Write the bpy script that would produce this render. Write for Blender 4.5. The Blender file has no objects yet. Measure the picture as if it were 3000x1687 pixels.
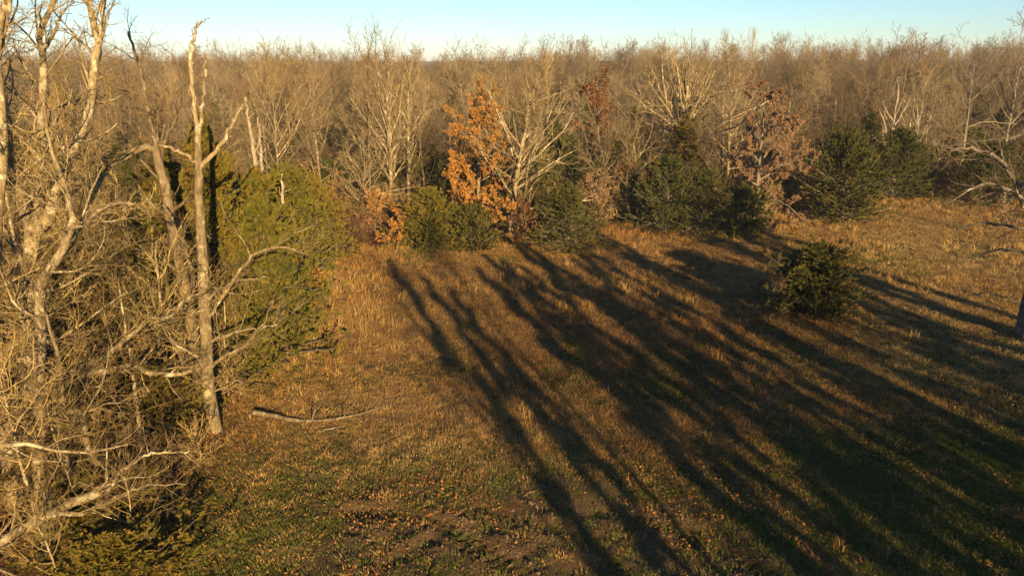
import bpy, math
import numpy as np

# ------------------------------------------------------------------ camera, sky, sun, exposure
scn = bpy.context.scene
COL = scn.collection
cam_d = bpy.data.cameras.new('camera')
cam = bpy.data.objects.new('camera', cam_d); COL.objects.link(cam)
cam.location = (0, 0, 12.0)
cam.rotation_euler = (math.radians(90 - 17.4), 0, 0)
cam_d.sensor_width = 36; cam_d.lens = 18 / math.tan(math.radians(35))
cam_d.clip_start = 0.1; cam_d.clip_end = 6000
scn.camera = cam

SUN_EL = 15.0          # degrees above the horizon
SUN_AZ = 161.0         # clockwise from +Y: behind the camera, to the right
w = bpy.data.worlds.new('World'); scn.world = w; w.use_nodes = True
wn = w.node_tree; wn.nodes.clear()
sky = wn.nodes.new('ShaderNodeTexSky'); sky.sky_type = 'NISHITA'; sky.sun_disc = False
sky.sun_elevation = math.radians(SUN_EL); sky.sun_rotation = math.radians(SUN_AZ)
sky.altitude = 200; sky.air_density = 1.0; sky.dust_density = 0.1; sky.ozone_density = 4.4
bg = wn.nodes.new('ShaderNodeBackground'); bg.inputs[1].default_value = 0.063
wo = wn.nodes.new('ShaderNodeOutputWorld')
wn.links.new(sky.outputs[0], bg.inputs[0]); wn.links.new(bg.outputs[0], wo.inputs[0])

sun_d = bpy.data.lights.new('sun', 'SUN'); sun = bpy.data.objects.new('sun', sun_d); COL.objects.link(sun)
sun_d.energy = 5.0; sun_d.angle = math.radians(0.5); sun_d.color = (1.0, 0.72, 0.37)
sun.rotation_euler = (math.radians(90 - SUN_EL), 0, math.radians(180 - SUN_AZ))
scn.view_settings.view_transform = 'Standard'; scn.view_settings.look = 'None'
scn.view_settings.gamma = 1.0; scn.view_settings.exposure = 1.34
scn.view_settings.use_curve_mapping = False
scn.cycles.max_bounces = 3; scn.cycles.diffuse_bounces = 1; scn.cycles.glossy_bounces = 1
scn.cycles.transmission_bounces = 2; scn.cycles.transparent_max_bounces = 4
scn.cycles.use_denoising = True; scn.cycles.denoiser = 'OPENIMAGEDENOISE'
scn.cycles.denoising_input_passes = 'RGB_ALBEDO_NORMAL'; scn.cycles.denoising_prefilter = 'ACCURATE'
scn.cycles.use_adaptive_sampling = True; scn.cycles.adaptive_threshold = 0.02
scn.cycles.caustics_reflective = False; scn.cycles.caustics_refractive = False
scn.cycles.sample_clamp_indirect = 3.0; scn.cycles.sample_clamp_direct = 8.0
scn.render.use_persistent_data = False

RNG = np.random.default_rng(11)

# ------------------------------------------------------------------ helpers: materials
def rgb(c): return (c[0], c[1], c[2], 1.0)
def dim(c, k): return tuple(k * v for v in c)

class NT:
    def __init__(s, name):
        s.m = bpy.data.materials.new(name); s.m.use_nodes = True
        s.t = s.m.node_tree; s.t.nodes.clear()
        s.out = s.n('ShaderNodeOutputMaterial')
    def n(s, t, **kw):
        nd = s.t.nodes.new(t)
        for k, v in kw.items(): setattr(nd, k, v)
        return nd
    def l(s, a, b): s.t.links.new(a, b)
    def noise(s, vec, scale, detail=4, rough=0.6):
        nd = s.n('ShaderNodeTexNoise'); nd.inputs['Scale'].default_value = scale
        nd.inputs['Detail'].default_value = detail; nd.inputs['Roughness'].default_value = rough
        if vec is not None: s.l(vec, nd.inputs['Vector'])
        return nd.outputs['Fac']
    def ramp(s, fac, stops):
        nd = s.n('ShaderNodeValToRGB'); cr = nd.color_ramp
        while len(cr.elements) < len(stops): cr.elements.new(0.5)
        for e, (p, c) in zip(cr.elements, stops): e.position = p; e.color = rgb(c)
        s.l(fac, nd.inputs[0]); return nd.outputs[0]
    def mix(s, fac, a, b, mode='MIX'):
        nd = s.n('ShaderNodeMix', data_type='RGBA', blend_type=mode)
        for sock, v in ((nd.inputs[0], fac), (nd.inputs[6], a), (nd.inputs[7], b)):
            if isinstance(v, (int, float)): sock.default_value = v
            elif isinstance(v, tuple): sock.default_value = rgb(v)
            else: s.l(v, sock)
        return nd.outputs[2]
    def math(s, op, a, b=0.0, clamp=False):
        nd = s.n('ShaderNodeMath', operation=op, use_clamp=clamp)
        for sock, v in zip(nd.inputs, (a, b)):
            if isinstance(v, (int, float)): sock.default_value = v
            else: s.l(v, sock)
        return nd.outputs[0]
    def bump(s, hgt, dist=0.02, strength=1.0):
        nd = s.n('ShaderNodeBump'); nd.inputs['Strength'].default_value = strength
        nd.inputs['Distance'].default_value = dist; s.l(hgt, nd.inputs['Height']); return nd.outputs[0]
    def surf(s, col, rough=0.9, normal=None, transl=0.0, spec=0.15):
        p = s.n('ShaderNodeBsdfPrincipled'); p.inputs['Roughness'].default_value = rough
        p.inputs['Specular IOR Level'].default_value = spec
        s.l(col, p.inputs['Base Color'])
        if normal is not None: s.l(normal, p.inputs['Normal'])
        o = p.outputs[0]
        if transl > 0:
            tr = s.n('ShaderNodeBsdfTranslucent'); s.l(col, tr.inputs[0])
            mx = s.n('ShaderNodeMixShader'); mx.inputs[0].default_value = transl
            s.l(o, mx.inputs[1]); s.l(tr.outputs[0], mx.inputs[2]); o = mx.outputs[0]
        s.l(o, s.out.inputs[0]); return s.m

def bark_material(name, dark, light, patch, patch_amount=0.5, stretch=0.25):
    t = NT(name); tc = t.n('ShaderNodeTexCoord'); mp = t.n('ShaderNodeMapping')
    mp.inputs['Scale'].default_value = (1, 1, stretch); t.l(tc.outputs['Object'], mp.inputs[0])
    f = t.noise(mp.outputs[0], 14, 5, 0.65)
    dark, light, patch = dim(dark, .86), dim(light, .9), dim(patch, .9)
    c = t.ramp(f, [(0.32, dark), (0.62, light)])
    g = t.noise(tc.outputs['Object'], 3.3, 4, 0.6)
    k = t.ramp(g, [(0.62 - 0.18 * patch_amount, (0, 0, 0)), (0.70 - 0.14 * patch_amount, (1, 1, 1))])
    c = t.mix(k, c, patch)
    oi = t.n('ShaderNodeObjectInfo')
    v = t.math('MULTIPLY_ADD', oi.outputs['Random'], 0.5); t.t.nodes[-1].inputs[2].default_value = 0.75
    c = t.mix(1.0, c, v, 'MULTIPLY')
    return t.surf(c, 0.92, t.bump(f, 0.03, 0.8))

def twig_material(name, cols):
    t = NT(name); g = t.n('ShaderNodeNewGeometry'); oi = t.n('ShaderNodeObjectInfo')
    a = t.math('ADD', t.math('MULTIPLY', g.outputs['Random Per Island'], 0.6), t.math('MULTIPLY', oi.outputs['Random'], 0.4))
    n = len(cols)
    c = t.ramp(a, [(0.1 + 0.8 * i / (n - 1), dim(cc, .9)) for i, cc in enumerate(cols)])
    tone = t.ramp(t.math('FRACT', t.math('MULTIPLY', oi.outputs['Random'], 7.31)), [(0, (.5, .48, .46)), (.35, (.85, .80, .74)), (.7, (1.15, 1.12, 1.06)), (1, (1.5, 1.42, 1.3))])
    c = t.mix(1.0, c, tone, 'MULTIPLY')
    return t.surf(c, 0.9, spec=0.0)

def leaf_material(name, cols, transl=0.3, noise_scale=0.5, objw=0.2):
    t = NT(name); g = t.n('ShaderNodeNewGeometry'); tc = t.n('ShaderNodeTexCoord'); oi = t.n('ShaderNodeObjectInfo')
    nz = t.noise(tc.outputs['Object'], noise_scale, 3, 0.6)
    a = t.math('ADD', t.math('MULTIPLY', g.outputs['Random Per Island'], 0.55 - objw / 2), t.math('MULTIPLY', nz, 0.45))
    a = t.math('ADD', a, t.math('MULTIPLY', oi.outputs['Random'], objw))
    n = len(cols)
    c = t.ramp(a, [(0.18 + 0.62 * i / (n - 1), dim(cc, .82)) for i, cc in enumerate(cols)])
    return t.surf(c, 0.8, transl=transl, spec=0.1)

def blade_material(name, cols, transl=0.0):
    t = NT(name); g = t.n('ShaderNodeNewGeometry')
    at = t.n('ShaderNodeAttribute'); at.attribute_type = 'INSTANCER'; at.attribute_name = 'tint'
    a = t.math('ADD', t.math('MULTIPLY', g.outputs['Random Per Island'], 0.4), t.math('MULTIPLY', at.outputs['Fac'], 0.6))
    n = len(cols)
    c = t.ramp(a, [(i / (n - 1), dim(cc, .78)) for i, cc in enumerate(cols)])
    return t.surf(c, 0.85, transl=transl, spec=0.1)

M = {}
M['pale_bark'] = bark_material('pale_bark', (0.11, 0.078, 0.038), (0.31, 0.235, 0.125), (0.45, 0.38, 0.24), 0.5)
M['bark'] = bark_material('bark', (0.09, 0.066, 0.036), (0.21, 0.155, 0.085), (0.31, 0.255, 0.155), 0.35)
M['grey_bark'] = bark_material('grey_bark', (0.10, 0.08, 0.055), (0.22, 0.18, 0.12), (0.31, 0.27, 0.19), 0.3)
M['dead_wood'] = bark_material('dead_wood', (0.15, 0.11, 0.07), (0.38, 0.30, 0.20), (0.48, 0.40, 0.28), 0.4)
M['dark_and_shaded_bark'] = bark_material('dark_and_shaded_bark', (0.07, 0.055, 0.04), (0.17, 0.135, 0.10), (0.26, 0.24, 0.18), 0.2)  # naturally dark bark; on the edge oak the dark colour imitates shade
M['twig'] = twig_material('twig', [(0.09, 0.06, 0.025), (0.165, 0.112, 0.05), (0.24, 0.17, 0.08)])
M['pale_twig'] = twig_material('pale_twig', [(0.15, 0.105, 0.04), (0.28, 0.205, 0.085), (0.40, 0.31, 0.145)])
M['grey_twig'] = twig_material('grey_twig', [(0.09, 0.066, 0.038), (0.15, 0.112, 0.066), (0.22, 0.17, 0.105)])
M['wood_twig'] = twig_material('wood_twig', [(0.11, 0.078, 0.034), (0.21, 0.152, 0.072), (0.31, 0.235, 0.122)])
M['hill_twig'] = twig_material('hill_twig', [(0.10, 0.077, 0.043), (0.19, 0.147, 0.085), (0.30, 0.237, 0.142)])
M['red_twig'] = twig_material('red_twig', [(0.08, 0.045, 0.026), (0.14, 0.08, 0.045), (0.21, 0.13, 0.072)])
M['orange_leaf'] = leaf_material('orange_leaf', [(0.25, 0.10, 0.022), (0.46, 0.205, 0.045), (0.60, 0.32, 0.09)])
M['rust_leaf'] = leaf_material('rust_leaf', [(0.12, 0.06, 0.03), (0.21, 0.105, 0.05), (0.31, 0.165, 0.08)])
M['tan_leaf'] = leaf_material('tan_leaf', [(0.22, 0.12, 0.06), (0.35, 0.205, 0.105), (0.49, 0.32, 0.18)])
M['cedar'] = leaf_material('cedar', [(0.045, 0.062, 0.012), (0.105, 0.11, 0.016), (0.18, 0.145, 0.02), (0.26, 0.165, 0.03)], 0.22, 0.7)
M['dark_cedar'] = leaf_material('dark_cedar', [(0.03, 0.044, 0.013), (0.06, 0.076, 0.018), (0.10, 0.10, 0.022), (0.15, 0.11, 0.028)], 0.2, 0.5)
M['mid_cedar'] = leaf_material('mid_cedar', [(0.035, 0.05, 0.012), (0.07, 0.085, 0.016), (0.12, 0.115, 0.02), (0.19, 0.13, 0.03)], 0.2, 0.55)
M['dry_grass'] = blade_material('dry_grass', [(0.17, 0.08, 0.024), (0.35, 0.18, 0.054), (0.44, 0.27, 0.085), (0.51, 0.38, 0.15)])
M['weed'] = blade_material('weed', [(0.08, 0.05, 0.028), (0.15, 0.095, 0.05), (0.22, 0.15, 0.085)])
M['green_grass'] = blade_material('green_grass', [(0.055, 0.07, 0.012), (0.115, 0.125, 0.02), (0.19, 0.175, 0.042)])
M['fallen_leaf'] = blade_material('fallen_leaf', [(0.10, 0.045, 0.018), (0.22, 0.09, 0.026), (0.42, 0.18, 0.045), (0.48, 0.28, 0.11)])

# ------------------------------------------------------------------ helpers: noise, terrain
def sm(t):
    t = np.clip(t, 0, 1); return t * t * (3 - 2 * t)

_tab = np.random.default_rng(5).random((256, 256))
def vnoise(x, y):
    x = np.asarray(x, float); y = np.asarray(y, float)
    xi = np.floor(x).astype(int); yi = np.floor(y).astype(int); fx = sm(x - xi); fy = sm(y - yi)
    g = lambda a, b: _tab[a & 255, b & 255]
    return (g(xi, yi) * (1 - fx) + g(xi + 1, yi) * fx) * (1 - fy) + (g(xi, yi + 1) * (1 - fx) + g(xi + 1, yi + 1) * fx) * fy
def fbm(x, y, s, o=4):
    v = 0; a = 0.5; tot = 0
    for i in range(o):
        v = v + a * vnoise(x * s + 17.3 * i, y * s - 9.1 * i); tot += a; a *= 0.55; s = s * 2.07
    return v / tot

def terrain(x, y):
    x = np.asarray(x, float); y = np.asarray(y, float)
    z = 0.20 * np.sin(x * .13 + 1.1) * np.cos(y * .11) + .10 * np.sin(x * .31 - y * .23)
    z = z + 1.0 * np.exp(-(((x - 32) / 16) ** 2 + ((y - 60) / 11) ** 2))
    z = z + sm((y - 62) / 115) * (2.4 + 3.7 * sm((x - 2) / 34)) + 0.9 * sm((y - 80) / 50) * (np.sin(x * .055 + .6) * .6 + np.sin(x * .021 + y * .02) * .4)
    return z

LEFT_Y = [-60, 8, 13, 18, 22, 26, 30, 36, 42, 46.5]
LEFT_X = [-7, -7, -7, -8.4, -9.0, -9.2, -9.4, -10.6, -10.8, -9.5]
TOP_X = [-9.5, -3, 2, 6, 9, 13, 17, 20, 26, 31, 36, 44, 90]
TOP_Y = [46.5, 48, 49, 50, 53, 51.5, 52, 55, 57, 60.5, 58, 58.5, 62]
def wood_depth(x, y):
    """how far inside the wood a point lies (negative in the clearing)"""
    a = np.interp(y, LEFT_Y, LEFT_X) - x
    b = y - np.interp(x, TOP_X, TOP_Y)
    return np.where(y < 46.5, np.where(x < -9.5, a, np.minimum(a, -0.1)), np.where(x < -10.5, np.maximum(a, b) , b))

def soil_mask(x, y):
    n = .6 * fbm(x + 40, y, 0.22, 4) + .4 * fbm(x - 13, y + 7, 0.9, 4)
    fore = sm((22.0 - y) / 6.0) * sm((x + 9) / 4) * sm((13 - x) / 8)
    return np.clip(sm((n - 0.56 + 0.10 * fore) / 0.10) * fore, 0, 1)
def green_mask(x, y):
    n = fbm(x - 31, y + 12, 0.16, 4)
    fore = sm((30 - y) / 14.0)
    right = sm((x - 4) / 10.0)
    return np.clip(sm((n - 0.54 + 0.16 * fore + 0.03 * right - .06) / 0.34), 0, 1)
def rut(x, y):
    """churned soil and wheel ruts near the camera"""
    s = soil_mask(x, y)
    d = 0.09 * (fbm(x, y, 1.1, 4) - 0.5) + 0.17 * (fbm(x, y, 3.6, 4) - 0.5) + 0.10 * np.clip(fbm(x + 5, y, 2.2, 3) - .56, 0, 1)
    for cx, cy, r, ph in ((-2.0, 13.0, 5.0, .3), (1.6, 12.5, 5.2, 2.1), (-5.0, 11.5, 6.2, 1.2), (4.5, 13.5, 3.6, .9)):
        rr = np.hypot(x - cx, y - cy) + .9 * (fbm(x + cx, y, .5, 3) - .5); ang = np.arctan2(y - cy, x - cx)
        on = sm((fbm(x + 3 * cx, y + cy, .45, 2) - .42) / .12)
        q = np.exp(-((rr - r) / 0.24) ** 2) * on
        d = d + q * (-0.09 + 0.045 * np.sign(np.sin(ang * r * 22))) + 0.06 * on * np.exp(-((rr - r - .42) / 0.16) ** 2)
    return s * d * 1.3 + (1 - s) * 0.06 * (fbm(x, y, 1.7, 3) - 0.5)

def ground_z(x, y):
    near = sm((34 - np.asarray(y, float)) / 8)
    return terrain(x, y) + near * rut(x, y)

# ------------------------------------------------------------------ helpers: meshes and objects
def mesh_np(name, verts, faces, mat=None, smooth=True):
    """faces: (n,k) int array, k = 3 or 4, or a list of such arrays"""
    me = bpy.data.meshes.new(name)
    if not isinstance(faces, list): faces = [faces]
    faces = [np.asarray(f) for f in faces if len(f)]
    me.vertices.add(len(verts)); me.vertices.foreach_set('co', np.ascontiguousarray(verts, dtype=np.float32).ravel())
    nl = sum(f.size for f in faces); npol = sum(len(f) for f in faces)
    me.loops.add(nl); me.polygons.add(npol)
    me.loops.foreach_set('vertex_index', np.concatenate([f.ravel() for f in faces]).astype(np.int32))
    sizes = np.concatenate([np.full(len(f), f.shape[1]) for f in faces])
    me.polygons.foreach_set('loop_start', np.concatenate([[0], np.cumsum(sizes)[:-1]]).astype(np.int32))
    me.polygons.foreach_set('use_smooth', np.full(npol, smooth))
    if mat is not None: me.materials.append(mat)
    me.update(calc_edges=True); me.validate()
    return me

def add(name, me, parent=None):
    o = bpy.data.objects.new(name, me); COL.objects.link(o)
    if parent is not None: o.parent = parent
    return o
def thing(name, label, cat, loc=(0, 0, 0), rz=0.0, group=None, scale=None):
    o = bpy.data.objects.new(name, None); COL.objects.link(o)
    o.location = loc; o.rotation_euler = (0, 0, rz); o.empty_display_size = 0.2
    if scale is not None: o.scale = scale
    o['label'] = label; o['category'] = cat
    if group: o['group'] = group
    return o
def tag(o, label, cat=None, group=None, kind=None):
    o['label'] = label
    if cat: o['category'] = cat
    if group: o['group'] = group
    if kind: o['kind'] = kind
    return o

def norm(v): return v / np.maximum(np.linalg.norm(v, axis=-1, keepdims=True), 1e-9)

def tubes(P, R, k):
    """P (m,n,3), R (m,n) -> verts, quads"""
    m, n, _ = P.shape
    T = np.empty_like(P); T[:, 1:-1] = P[:, 2:] - P[:, :-2]; T[:, 0] = P[:, 1] - P[:, 0]; T[:, -1] = P[:, -1] - P[:, -2]
    T = norm(T)
    ax = np.where(np.abs(T.mean(1)[:, 2:3]) > 0.75, np.array([[1., 0.13, 0]]), np.array([[0.1, 0.05, 1.]]))
    U = norm(np.cross(T, np.broadcast_to(ax[:, None, :], T.shape))); V = np.cross(T, U)
    a = np.arange(k) * 2 * np.pi / k
    ring = P[:, :, None, :] + R[:, :, None, None] * (np.cos(a)[None, None, :, None] * U[:, :, None, :] + np.sin(a)[None, None, :, None] * V[:, :, None, :])
    idx = np.arange(m * n * k).reshape(m, n, k); nx = np.roll(idx, -1, axis=2)
    q = np.stack([idx[:, :-1], nx[:, :-1], nx[:, 1:], idx[:, 1:]], -1).reshape(-1, 4)
    return ring.reshape(-1, 3), q

def joined(parts):
    V = []; F = []; o = 0
    for v, f in parts:
        V.append(v); F.append(f + o); o += len(v)
    return np.concatenate(V), F

def shoots(P, R, K, t0, t1, ratio, ang, nseg, rng, wig=0.15, trop=0.1, rr=0.6, rmin=0.006, rend=0.35, shape=None, plen=None, tjit=0.9, minlen=0.05, bias=None):
    """K child shoots on each parent polyline; returns P, R, parent index, t"""
    m, n, _ = P.shape
    t = t0 + (t1 - t0) * (np.arange(K)[None] + 0.5 + tjit * (rng.random((m, K)) - 0.5)) / K
    f = t * (n - 1); i0 = np.clip(f.astype(int), 0, n - 2); fr = (f - i0)[..., None]
    mi = np.arange(m)[:, None]
    A = P[mi, i0]; B = P[mi, i0 + 1]; pos = A + (B - A) * fr; T = norm(B - A)
    r0 = R[mi, i0] * (1 - fr[..., 0]) + R[mi, i0 + 1] * fr[..., 0]
    ax = np.where(np.abs(T[..., 2:3]) > 0.8, np.array([1., 0, 0]), np.array([0, 0, 1.]))
    U = norm(np.cross(T, ax)); V = np.cross(T, U)
    ph = (np.arange(K)[None] * 2.39996 + rng.random((m, 1)) * 6.283 + rng.normal(0, 0.5, (m, K)))[..., None]
    if isinstance(ang, tuple): a = ang[0] + (ang[1] - ang[0]) * ((t - t0) / max(t1 - t0, 1e-6))
    else: a = np.full((m, K), float(ang))
    a = np.radians(a * (1 + rng.normal(0, 0.18, (m, K))))[..., None]
    D = np.cos(a) * T + np.sin(a) * (np.cos(ph) * U + np.sin(ph) * V)
    if bias is not None: D = norm(D + np.asarray(bias))
    L = np.linalg.norm(np.diff(P, axis=1), axis=2).sum(1)[:, None] if plen is None else np.full((m, 1), plen)
    s = shape((t - t0) / max(t1 - t0, 1e-6)) if shape is not None else (1.0 - 0.55 * t)
    ln = np.maximum(L * ratio * s * rng.uniform(0.65, 1.25, (m, K)), minlen)
    D = D.reshape(-1, 3); p = pos.reshape(-1, 3); ln = ln.reshape(-1, 1) / nseg
    pts = [p]
    for j in range(nseg):
        D = norm(D + rng.normal(0, wig, D.shape) + np.array([0, 0, trop])); p = p + D * ln; pts.append(p)
    C = np.stack(pts, 1)
    rs = np.clip(r0.reshape(-1) * rr * rng.uniform(0.75, 1.1, m * K), rmin, None)
    CR = np.maximum(rs[:, None] * np.linspace(1, rend, nseg + 1)[None], rmin * 0.6)
    return C, CR, np.repeat(np.arange(m), K), t.reshape(-1)

def spline(pts, r0, r1, n, rng, wob=0.0, power=1.0):
    """Catmull-Rom through pts, n points, radius r0 -> r1"""
    p = np.array(pts, float); k = len(p)
    q = np.concatenate([[2 * p[0] - p[1]], p, [2 * p[-1] - p[-2]]])
    u = np.linspace(0, k - 1 - 1e-6, n); i = u.astype(int); f = (u - i)[:, None]
    a, b, c, d = q[i], q[i + 1], q[i + 2], q[i + 3]
    out = 0.5 * (2 * b + (c - a) * f + (2 * a - 5 * b + 4 * c - d) * f ** 2 + (3 * b - a - 3 * c + d) * f ** 3)
    out[1:] += rng.normal(0, wob, (n - 1, 3))
    r = r1 + (r0 - r1) * (1 - np.linspace(0, 1, n)) ** power
    return out[None], r[None]

def trunk_poly(H, r0, rng, lean=(0, 0), wob=0.1, n=14, r1=0.02):
    z = np.linspace(-0.15, H, n); t = np.linspace(0, 1, n)
    x = lean[0] * t ** 1.4 + np.cumsum(rng.normal(0, wob, n)) * 0.5 * t; y = lean[1] * t ** 1.4 + np.cumsum(rng.normal(0, wob, n)) * 0.5 * t
    P = np.stack([x, y, z], 1)[None]
    R = (r1 + (r0 - r1) * (1 - t) ** 0.85); R[0] *= 1.45; R[1] *= 1.05
    return P, R[None]

def leaf_quads(pos, size, rng, droop=0.4, aspect=0.6):
    """one folded diamond per leaf: 4 verts, 2 triangles"""
    n = len(pos); d = norm(rng.normal(0, 1, (n, 3)) + np.array([0, 0, -droop])); u = norm(np.cross(d, rng.normal(0, 1, (n, 3))))
    w = np.cross(d, u); s = (size * rng.uniform(0.65, 1.3, n))[:, None]
    a = pos; b = pos + d * s * 0.5 + u * s * aspect * 0.5 + w * s * 0.12; c = pos + d * s; e = pos + d * s * 0.5 - u * s * aspect * 0.5 + w * s * 0.12
    V = np.stack([a, b, c, e], 1).reshape(-1, 3); i = np.arange(n)[:, None] * 4
    return V, np.concatenate([i + [0, 1, 2], i + [0, 2, 3]])

# ------------------------------------------------------------------ bare broad-leaved trees
STY = {
 # height, radius, limbs, first limb, limb angles, limb length, shape of crown, upward pull
 'forest': dict(H=13.5, r=.15, K1=18, t0=.34, t1=.98, ang=(62, 24), ratio=.36, shape=lambda u: 0.55 + 0.75 * np.sin(np.pi * np.clip(u * .85 + .12, 0, 1)), trop=.13, K2=7, K3=6, K4=5),
 'narrow': dict(H=14.0, r=.13, K1=18, t0=.38, t1=.98, ang=(45, 18), ratio=.30, shape=lambda u: 0.5 + 0.8 * np.sin(np.pi * np.clip(u * .8 + .15, 0, 1)), trop=.16, K2=7, K3=6, K4=5),
 'fan': dict(H=13.5, r=.17, K1=20, t0=.22, t1=.9, ang=(48, 24), ratio=.52, shape=lambda u: 1.0 - 0.45 * u, trop=.11, K2=8, K3=6, K4=5),
 'round': dict(H=12.0, r=.18, K1=18, t0=.25, t1=.97, ang=(78, 35), ratio=.44, shape=lambda u: 0.7 + 0.5 * np.sin(np.pi * u), trop=.07, K2=8, K3=6, K4=5),
 'dome': dict(H=5.2, r=.2, K1=26, t0=.30, t1=.99, ang=(92, 14), ratio=.92, shape=lambda u: 1.0 + 0 * u, trop=.04, K2=7, K3=5, K4=4, tw=.0),
 'oak': dict(H=10.0, r=.17, K1=20, t0=.18, t1=.97, ang=(85, 35), ratio=.40, shape=lambda u: 1.15 - 0.65 * u, trop=.03, K2=8, K3=6, K4=4),
 'sapling': dict(H=3.0, r=.035, K1=14, t0=.18, t1=.97, ang=(70, 35), ratio=.38, shape=lambda u: 1.1 - 0.6 * u, trop=.08, K2=6, K3=4, K4=0),
}
def bare(style, rng, twig_r=0.007, trunk=None, **kw):
    s = dict(STY[style]); s.update(kw)
    if trunk is None: T = trunk_poly(s['H'], s['r'], rng, lean=tuple(rng.normal(0, 0.5, 2)), wob=s.get('wob', 0.10))
    else: T = trunk
    L1 = shoots(T[0], T[1], s['K1'], s['t0'], s['t1'], s['ratio'], s['ang'], 7, rng, .13, s['trop'], .62, .02, .3, s['shape'], bias=s.get('bias'))
    return T, L1, finer(L1[0], L1[1], s, rng, twig_r)
def finer(P, R, s, rng, twig_r):
    tw = s.get('tw', 0.06)
    L2 = shoots(P, R, s['K2'], .12, .98, .46, (52, 30), 5, rng, .16, tw, .6, twig_r * 1.4, .35)
    L3 = shoots(L2[0], L2[1], s['K3'], .1, .98, .46, (52, 32), 3, rng, .18, tw * .8, .6, twig_r, .5)
    out = [L2, L3]
    if s['K4']:
        out.append(shoots(L3[0], L3[1], s['K4'], .1, .98, .55, (50, 30), 2, rng, .2, tw * .6, .7, twig_r * .75, .6))
    return out

def build_tree(t, T, L1, fine, m_bark, m_twig, by_limb=True, leaves=None, m_leaf=None, limb_sides=6):
    """trunk, limbs (> twigs) and leaves under thing t; or trunk + crown for trees too far to show limbs"""
    v, q = tubes(T[0], T[1], 9)
    add('trunk', mesh_np('trunk', v, q, m_bark), t)
    L2, L3 = fine[0], fine[1]; L4 = fine[2] if len(fine) > 2 else None
    r2 = L2[2]; r3 = r2[L3[2]]; r4 = r3[L4[2]] if L4 is not None else None
    if by_limb:
        for i in range(len(L1[0])):
            v, f = joined([tubes(L1[0][i:i + 1], L1[1][i:i + 1], limb_sides), tubes(L2[0][r2 == i], L2[1][r2 == i], 4)])
            lo = add('limb', mesh_np('limb', v, f, m_bark), t)
            tw = [tubes(L3[0][r3 == i], L3[1][r3 == i], 3)]
            if L4 is not None: tw.append(tubes(L4[0][r4 == i], L4[1][r4 == i], 3))
            v, f = joined(tw); add('twigs', mesh_np('twigs', v, f, m_twig), lo)['kind'] = 'stuff'
    else:
        ps = [tubes(L1[0], L1[1], 5), tubes(L2[0], L2[1], 4), tubes(L3[0], L3[1], 3)]
        if L4 is not None: ps.append(tubes(L4[0], L4[1], 3))
        v, f = joined(ps); add('crown', mesh_np('crown', v, f, m_twig), t)['kind'] = 'stuff'
    if leaves is not None:
        add('leaves', mesh_np('leaves', leaves[0], leaves[1], m_leaf, smooth=False), t)['kind'] = 'stuff'
    return t

def dress(fine, rng, n_per, size, keep):
    """leaf positions spread over the last shoots; keep(p) gives the chance that a leaf hangs there"""
    P = fine[-1][0]; m, n, _ = P.shape
    mi = np.repeat(np.arange(m), n_per); u = rng.random(len(mi)) * (n - 1.001); i = u.astype(int); f = (u - i)[:, None]
    p = P[mi, i] * (1 - f) + P[mi, i + 1] * f + rng.normal(0, 0.03, (len(mi), 3))
    p = p[rng.random(len(p)) < keep(p)]
    return leaf_quads(p, size, rng)

# ------------------------------------------------------------------ red cedars
def cedar_parts(H, Rad, rng, limbs=130, tuft=0.2, leaders=1, low=0.03, k2=8, k3=7, top=0.9):
    """trunk tube and foliage faces of a dense, ragged cone"""
    T = trunk_poly(H, 0.03 + 0.016 * H, rng, lean=tuple(rng.normal(0, 0.04 * H, 2)), wob=.03)
    def prof(u): return (1 - u ** 1.25) ** top * (0.72 + 0.28 * np.clip(u / .12, 0, 1)) * (1 + 0.22 * np.sin(u * 17 + 1.3)) + 0.06
    stems = [T]
    for j in range(leaders - 1):
        a = 6.283 * j / max(leaders - 1, 1) + rng.random(); hh = H * rng.uniform(.62, .9)
        p, r = spline([(0, 0, 0.1 * H), (math.cos(a) * Rad * .3, math.sin(a) * Rad * .3, .45 * hh), (math.cos(a) * Rad * .6, math.sin(a) * Rad * .6, hh)], .05, .015, 14, rng)
        stems.append((p, r))
    br = []; F = []
    for j, (p, r) in enumerate(stems):
        f = 1.0 if j == 0 else 0.55
        L1 = shoots(p, r, int(limbs * f), low, .99, f, (98, 26), 5, rng, .12, .06, .5, .012, .4, prof, plen=Rad * 1.08)
        L2 = shoots(L1[0], L1[1], k2, .2, 1.0, .42, (50, 28), 3, rng, .18, .10, .6, .006, .5, minlen=.12)
        br += [tubes(L1[0], L1[1], 3)]
        for L, k in ((L2, k3), (L1, 4)):
            P = L[0]; m, n, _ = P.shape
            mi = np.repeat(np.arange(m), k); u = rng.uniform(.25, 1, len(mi)) * (n - 1.001); i = u.astype(int); fr = (u - i)[:, None]
            pos = P[mi, i] * (1 - fr) + P[mi, i + 1] * fr; d = norm(P[mi, i + 1] - P[mi, i])
            F.append((pos, d))
    pos = np.concatenate([a for a, _ in F]); d = np.concatenate([b for _, b in F]); n = len(pos)
    d = norm(d + rng.normal(0, .45, (n, 3)) + [0, 0, .28]); s = (tuft * rng.uniform(.6, 1.35, n))[:, None]
    u = norm(np.cross(d, rng.normal(0, 1, (n, 3)))); wv = np.cross(d, u)
    vs = []; fs = []; o = 0
    for ax, ln, wd in ((u, 1.0, .17), (wv, .85, .15)):
        a = pos - d * s * .15; c = pos + d * s * ln; b = pos + d * s * .35 + ax * s * wd; e = pos + d * s * .45 - ax * s * wd
        vs.append(np.stack([a, b, c, e], 1)); 
    V = np.stack(vs, 1).reshape(-1, 3); i = np.arange(n * 2)[:, None] * 4
    fol = (V, np.concatenate([i + [0, 1, 2], i + [0, 2, 3]]))
    return T, br, fol
_cedar_cache = {}
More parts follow.
